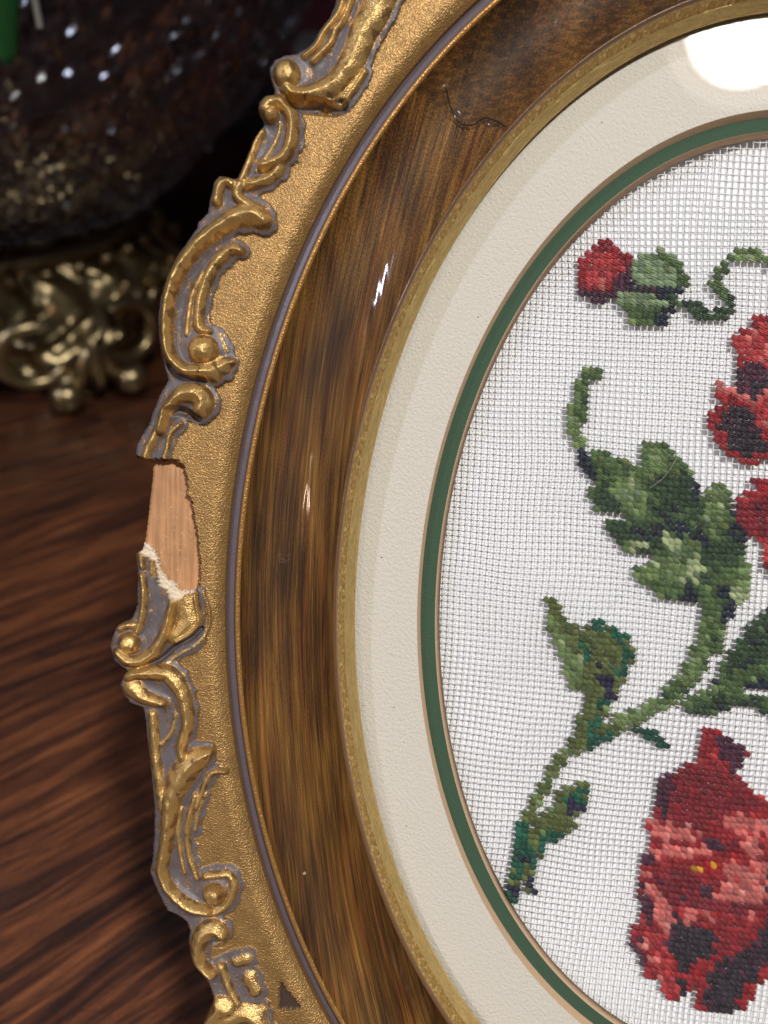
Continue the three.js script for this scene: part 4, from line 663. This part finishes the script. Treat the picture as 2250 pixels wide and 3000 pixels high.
// ---------- behind: cut glass bowl on a brass stand ----------
const VX = -0.4254, VZ = -0.5926, VS = 1.24;
{
  const stand = thing('brass_bowl_stand', 'pierced brass scrollwork stand under the cut glass bowl', 'stand', [VX, 0, VZ]);
  const brass = std({ color: lin(0.36, 0.28, 0.15), metalness: 0.95, roughness: 0.3 });
  const nT = 420, nV = 44, pos = [], idx = [];
  for (let i = 0; i <= nT; i++) for (let j = 0; j <= nV; j++) {
    const t = i / nT * 2 * Math.PI, v = j / nV, foot = Math.pow(0.5 + 0.5 * Math.cos(6 * t + 0.9), 1.4);
    const low = lerp(0.026, 0.0, foot), y = lerp(0.088, low, v);
    let r = 0.098 + 0.03 * Math.pow(v, 1.6) + 0.016 * Math.sin(Math.PI * v * 1.2) + 0.016 * foot * v;
    const cx = Math.cos(t) * 9, sx = Math.sin(t) * 9;
    r += 0.004 * Math.cos(24 * t + 5 * Math.sin(v * 6)) * Math.sin(v * 3.1) + 0.002 * n3(cx, sx, v * 4) + 0.004 * Math.cos(18 * t + v * 9) * v;
    pos.push(r * Math.cos(t), y, r * Math.sin(t));
  }
  for (let i = 0; i < nT; i++) for (let j = 0; j < nV; j++) { const a = i * (nV + 1) + j; idx.push(a, a + 1, a + nV + 1, a + 1, a + nV + 2, a + nV + 1); }
  const g = new THREE.BufferGeometry(); g.setAttribute('position', new THREE.Float32BufferAttribute(pos, 3)); g.setIndex(idx); g.computeVertexNormals();
  part('scroll_skirt', g, brass, stand);
  part('rim', new THREE.TorusGeometry(0.1, 0.006, 10, 120).rotateX(Math.PI / 2).translate(0, 0.088, 0), brass, stand);
  const bead = new THREE.SphereGeometry(0.005, 10, 8), leaf = new THREE.SphereGeometry(1, 14, 10), scroll = new THREE.TorusGeometry(0.02, 0.0055, 8, 26, 4.6);
  for (let k = 0; k < 34; k++) { const t = k / 34 * 2 * Math.PI; const b = part('bead', bead, brass, stand); b.position.set(0.112 * Math.cos(t), 0.083, 0.112 * Math.sin(t)); }
  for (let k = 0; k < 6; k++) {                             // each foot: two C scrolls and a fan of lobes
    const t = (k * 2 * Math.PI - 0.9) / 6;
    const put = (name, g, da, y, out, rz, sc) => { const l = part(name, g, brass, stand), q = t + da; l.position.set((0.13 + out) * Math.cos(q), y, (0.13 + out) * Math.sin(q)); l.rotation.set(0, Math.PI / 2 - q, 0); l.rotateZ(rz); l.scale.set(...sc); };
    for (const m of [-1, 1]) {
      put('scroll', scroll, m * 0.2, 0.042, 0.012, m * 1.1, [m, 1, 1]);
      put('scroll', scroll, m * 0.42, 0.06, -0.004, m * 2.3, [m * 0.7, 0.7, 0.8]);
      put('curl', leaf, m * 0.13, 0.016, 0.03, 0, [0.011, 0.011, 0.009]);
    }
    for (let q = -2; q <= 2; q++) put('lobe', leaf, q * 0.055, 0.034 - 0.004 * q * q, 0.028 - 0.003 * q * q, -q * 0.35, [0.0055, 0.02 - 0.002 * q * q, 0.006]);
  }
  const bowl = thing('cut_glass_bowl', 'large dark cut glass bowl with round thumbprint cuts', 'bowl', [VX, 0.088 * VS * 0.86, VZ]);
  bowl.scale.setScalar(VS * 1.2); stand.scale.set(VS, VS * 0.86, VS);
  const prof = [[0.02, 0.012], [0.085, 0.012], [0.105, 0.022], [0.13, 0.042], [0.155, 0.066], [0.178, 0.095], [0.193, 0.128], [0.2, 0.165], [0.205, 0.21], [0.207, 0.27], [0.209, 0.34]];
  const curve = new THREE.SplineCurve(prof.map((p) => new THREE.Vector2(...p)));
  const nB = 420, nP = 120, P = [], I = [];
  const cuts = [];
  for (let row = 0; row < 5; row++) for (let k = 0; k < 18; k++) cuts.push([(k + 0.5 * (row & 1)) / 18 * 2 * Math.PI + 0.06, [0.3, 0.46, 0.62, 0.78, 0.93][row], [0.1, 0.105, 0.12, 0.13, 0.13][row]]);
  for (let i = 0; i <= nB; i++) for (let j = 0; j <= nP; j++) {
    const t = i / nB * 2 * Math.PI, v = j / nP, c = curve.getPoint(v), n = curve.getTangent(v);
    let d = 0, in_ = false;
    for (const [ct, cv, cr] of cuts) { let dt = Math.abs(t - ct); if (dt > Math.PI) dt = 2 * Math.PI - dt; const e = Math.hypot(dt, (v - cv) * 1.7) / cr; if (e < 1) { d -= 0.006 * (1 - e * e); in_ = true; } }
    if (!in_ && v > 0.12) d += 0.0042 * (Math.abs(((t * 18 / Math.PI + v * 22) % 1 + 1) % 1 - 0.5) + Math.abs(((t * 18 / Math.PI - v * 22) % 1 + 1) % 1 - 0.5) - 0.5);
    if (v > 0.1) d += (in_ ? 0 : 0.0013) * n3(Math.cos(t) * 34, Math.sin(t) * 34, v * 40);
    const r = c.x + d * n.y, y = c.y - d * n.x;
    P.push(r * Math.cos(t), y, r * Math.sin(t));
  }
  const w = nP + 1;
  for (let i = 0; i < nB; i++) for (let j = 0; j < nP; j++) { const a = i * w + j; I.push(a, a + 1, a + w, a + 1, a + w + 1, a + w); }
  let bg = new THREE.BufferGeometry(); bg.setAttribute('position', new THREE.Float32BufferAttribute(P, 3)); bg.setIndex(I); bg = bg.toNonIndexed(); bg.computeVertexNormals();
  const inner = new THREE.LatheGeometry(prof.slice(1).reverse().map(([r, y]) => new THREE.Vector2(r - 0.012, y + 0.006)).concat([new THREE.Vector2(0.001, 0.03)]), 96);
  const glass = phys({ color: lin(0.86, 0.87, 0.88), roughness: 0.07, transmission: 1, thickness: 0.02, ior: 1.54 });
  part('cut_outside', bg, glass, bowl);
  part('inside', inner, glass, bowl);
  const drop = new THREE.LatheGeometry([[0.001, 0], [0.004, 0.003], [0.008, 0.02], [0.0095, 0.06], [0.0095, 0.16]].map((p) => new THREE.Vector2(...p)), 24).translate(0.1081, 0.1069, 0.2036);
  part('green_glass_strip', drop, phys({ color: lin(0.05, 0.26, 0.08), roughness: 0.15, transmission: 0.4, thickness: 0.01, ior: 1.5 }), bowl, 'green glass strip laid on the wall of the bowl');
  const pale = new THREE.CylinderGeometry(0.0015, 0.001, 0.15, 10).translate(0.1081 + 0.012, 0.1069 + 0.085, 0.2036 - 0.001);
  part('added_rim_highlight', pale, std({ color: lin(0.45, 0.44, 0.4), roughness: 0.4 }), bowl);  // added pale rod, its colour imitates a highlight along the green glass
}
{
  const d = thing('maroon_curtain', 'dark maroon curtain hanging behind the bowl', 'curtain', [-0.2, 0, -0.98]);
  const c = new THREE.PlaneGeometry(1.6, 0.9, 240, 4), p = c.attributes.position;
  for (let i = 0; i < p.count; i++) p.setZ(i, 0.02 * Math.sin(p.getX(i) * 46) + 0.012 * n2(p.getX(i) * 9, p.getY(i)));
  c.translate(0, 0.45, 0); c.computeVertexNormals();
  part('cloth', c, std({ color: lin(0.06, 0.006, 0.012), roughness: 0.95, side: THREE.DoubleSide }), d);
  const m = thing('maroon_box', 'dark maroon box standing behind the cut glass bowl', 'box', [-0.02, 0, -0.86]);
  const body = new THREE.BoxGeometry(0.62, 0.134, 0.2); body.translate(0, 0.067, 0);
  part('body', body, std({ color: lin(0.05, 0.006, 0.012), roughness: 0.9 }), m);
  const lid = new THREE.BoxGeometry(0.63, 0.02, 0.21); lid.translate(0, 0.1445, 0);
  part('lid', lid, std({ color: lin(0.012, 0.01, 0.014), roughness: 0.8 }), m);
  const s = thing('ribbed_grey_box', 'low grey ribbed box lying on the dark maroon box', 'box', [0.03, 0.1545, -0.86]);
  const grey = new THREE.BoxGeometry(0.42, 0.05, 0.12); grey.translate(0, 0.025, 0);
  part('body', grey, std({ color: lin(0.1, 0.1, 0.092), roughness: 0.8 }), s);
  const rib = new THREE.BoxGeometry(0.006, 0.044, 0.006);
  for (let k = 0; k < 28; k++) { const r = part('rib', rib, std({ color: lin(0.15, 0.15, 0.135), roughness: 0.7 }), s); r.position.set(-0.2 + k * 0.0148, 0.025, 0.063); }
}

renderer.render(scene, camera);
